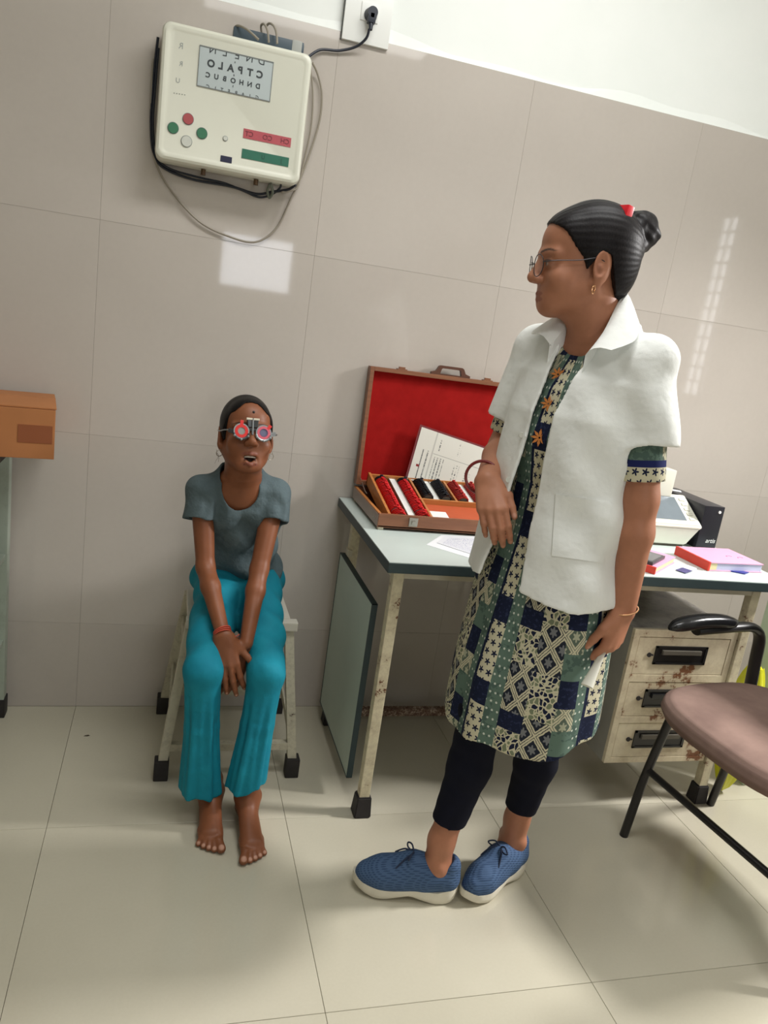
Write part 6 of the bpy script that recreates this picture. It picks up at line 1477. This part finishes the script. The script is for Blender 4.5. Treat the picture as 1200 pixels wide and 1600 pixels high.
# ------------------------------------------------------------------ trial frame on her face
tf = empty('optical_trial_glasses', tuple(GH(0, -0.12, 0)), 0, 'metal optical trial glasses with red-rimmed lenses worn by the seated girl', 'trial glasses')
TO = nv(tf.location); tv = lambda x, y, z: Vector(GH(x, y, z)-TO)
M['tf_metal'] = plain('grey_metal', srgb(150, 154, 156), 0.35, 0.6); M['tf_dark'] = plain('dark_grey_metal', srgb(78, 80, 82), 0.4, 0.5); M['tf_red'] = plain('red_rim', srgb(214, 44, 40), 0.35); M['tf_pink'] = plain('pink_rim', srgb(214, 96, 112), 0.35)
def disc_ring(cx, cy, cz, r0, r1, th, name, mat, parent, n=32, tab=None):
    b = B(); R_ = []
    for r, y in ((r0, cy), (r0, cy-th), (r1, cy-th), (r1, cy)): R_.append([b.bm.verts.new(tv(cx+r*math.cos(2*PI*k/n), y, cz+r*math.sin(2*PI*k/n))) for k in range(n)])
    for A, C in zip(R_, R_[1:]+R_[:1]):
        for k in range(n): b.bm.faces.new((A[k], A[(k+1) % n], C[(k+1) % n], C[k]))
    o = b.obj(name, mat, parent, True, 0.6)
    return o
for q, cx, cz in ((-1, -0.0325, -0.004), (1, 0.0325, -0.004)):
    disc_ring(cx, -0.104, cz, 0.0195, 0.0230, 0.007, 'rim', M['tf_metal'], tf)
    ln = disc_ring(cx, -0.1085, cz, 0.0118, 0.0193, 0.0030, 'lens_rim', M['tf_red'] if q < 0 else M['tf_pink'], tf)
    b = B(); b.box((0, 0, 0), (0.0085, 0.0028, 0.013), 0.001); me = b.mesh('lens_tab'); ang = -0.05 if q < 0 else -0.65
    me.transform(Matrix(GHR.tolist()).to_4x4() @ Matrix.Rotation(-ang*1.0 if q < 0 else 0.65, 4, 'Y')); me.transform(Matrix.Translation(tv(cx+(0.0 if q < 0 else 0.0155), -0.110, cz+(0.0245 if q < 0 else 0.0175)))); mesh_obj('lens_tab', me, M['tf_red'], ln)
    b = B(); cvv = [b.bm.verts.new(tv(cx+0.0119*math.cos(2*PI*k/28), -0.1100, cz+0.0119*math.sin(2*PI*k/28))) for k in range(28)]; b.bm.faces.new(cvv); b.obj('lens_glass', plain('frosted_lens' if q < 0 else 'violet_lens', srgb(150, 150, 146) if q < 0 else srgb(112, 112, 138), 0.15), ln)
    disc_ring(cx, -0.1105, cz, 0.0108, 0.0124, 0.0012, 'glass_edge', M['tf_red'] if q < 0 else plain('violet_edge', srgb(120, 70, 110), 0.4), ln)
    # lower lens holder
    b = B(); pts = [tv(cx+0.0228*math.cos(a), -0.110, cz+0.0228*math.sin(a)) for a in np.linspace(PI*1.08, PI*1.92, 14)]; b.tube(pts, 0.0034, 8); b.obj('lens_holder', M['tf_dark'] if q < 0 else M['tf_metal'], tf, True)
    for a in (PI*1.2, PI*1.8, PI*1.5):
        p = tv(cx+0.0245*math.cos(a), -0.112, cz+0.0245*math.sin(a)); B().sph(p, 0.0032, 10).obj('screw', M['tf_metal'], tf, True)
    B().bar(tv(cx+q*0.020, -0.106, cz-0.004), tv(cx+q*0.036, -0.100, cz+0.002), 0.006, 0.010, 0.001).obj('end_piece', M['tf_dark'] if q < 0 else M['tf_metal'], tf)
    B().tube(spline([tv(q*0.066, -0.100, -0.002), tv(q*0.078, -0.080, 0.000), tv(q*0.0835, -0.030, 0.004), tv(q*0.0835, 0.010, 0.012)], 5), 0.0016, 8).obj('temple', M['tf_metal'], tf, True)
    B().box(tv(q*0.0105, -0.106, 0.034), (0.0155, 0.008, 0.005), 0.001, Matrix(GHR.tolist())).obj('top_clamp', plain('bright_metal', srgb(214, 206, 186), 0.3, 0.6), tf)
    B().bar(tv(q*0.0105, -0.107, 0.031), tv(q*0.0085, -0.107, 0.010), 0.011, 0.006, 0.001).obj('bridge_plate', M['tf_dark'], tf)
B().tube([tv(0, -0.108, 0.036), tv(0, -0.109, -0.012)], 0.0026, 10).obj('bridge_screw', M['tf_metal'], tf, True)
B().bar(tv(-0.014, -0.106, 0.004), tv(0.014, -0.106, 0.004), 0.005, 0.007, 0.001).obj('bridge_bar', M['tf_dark'], tf)
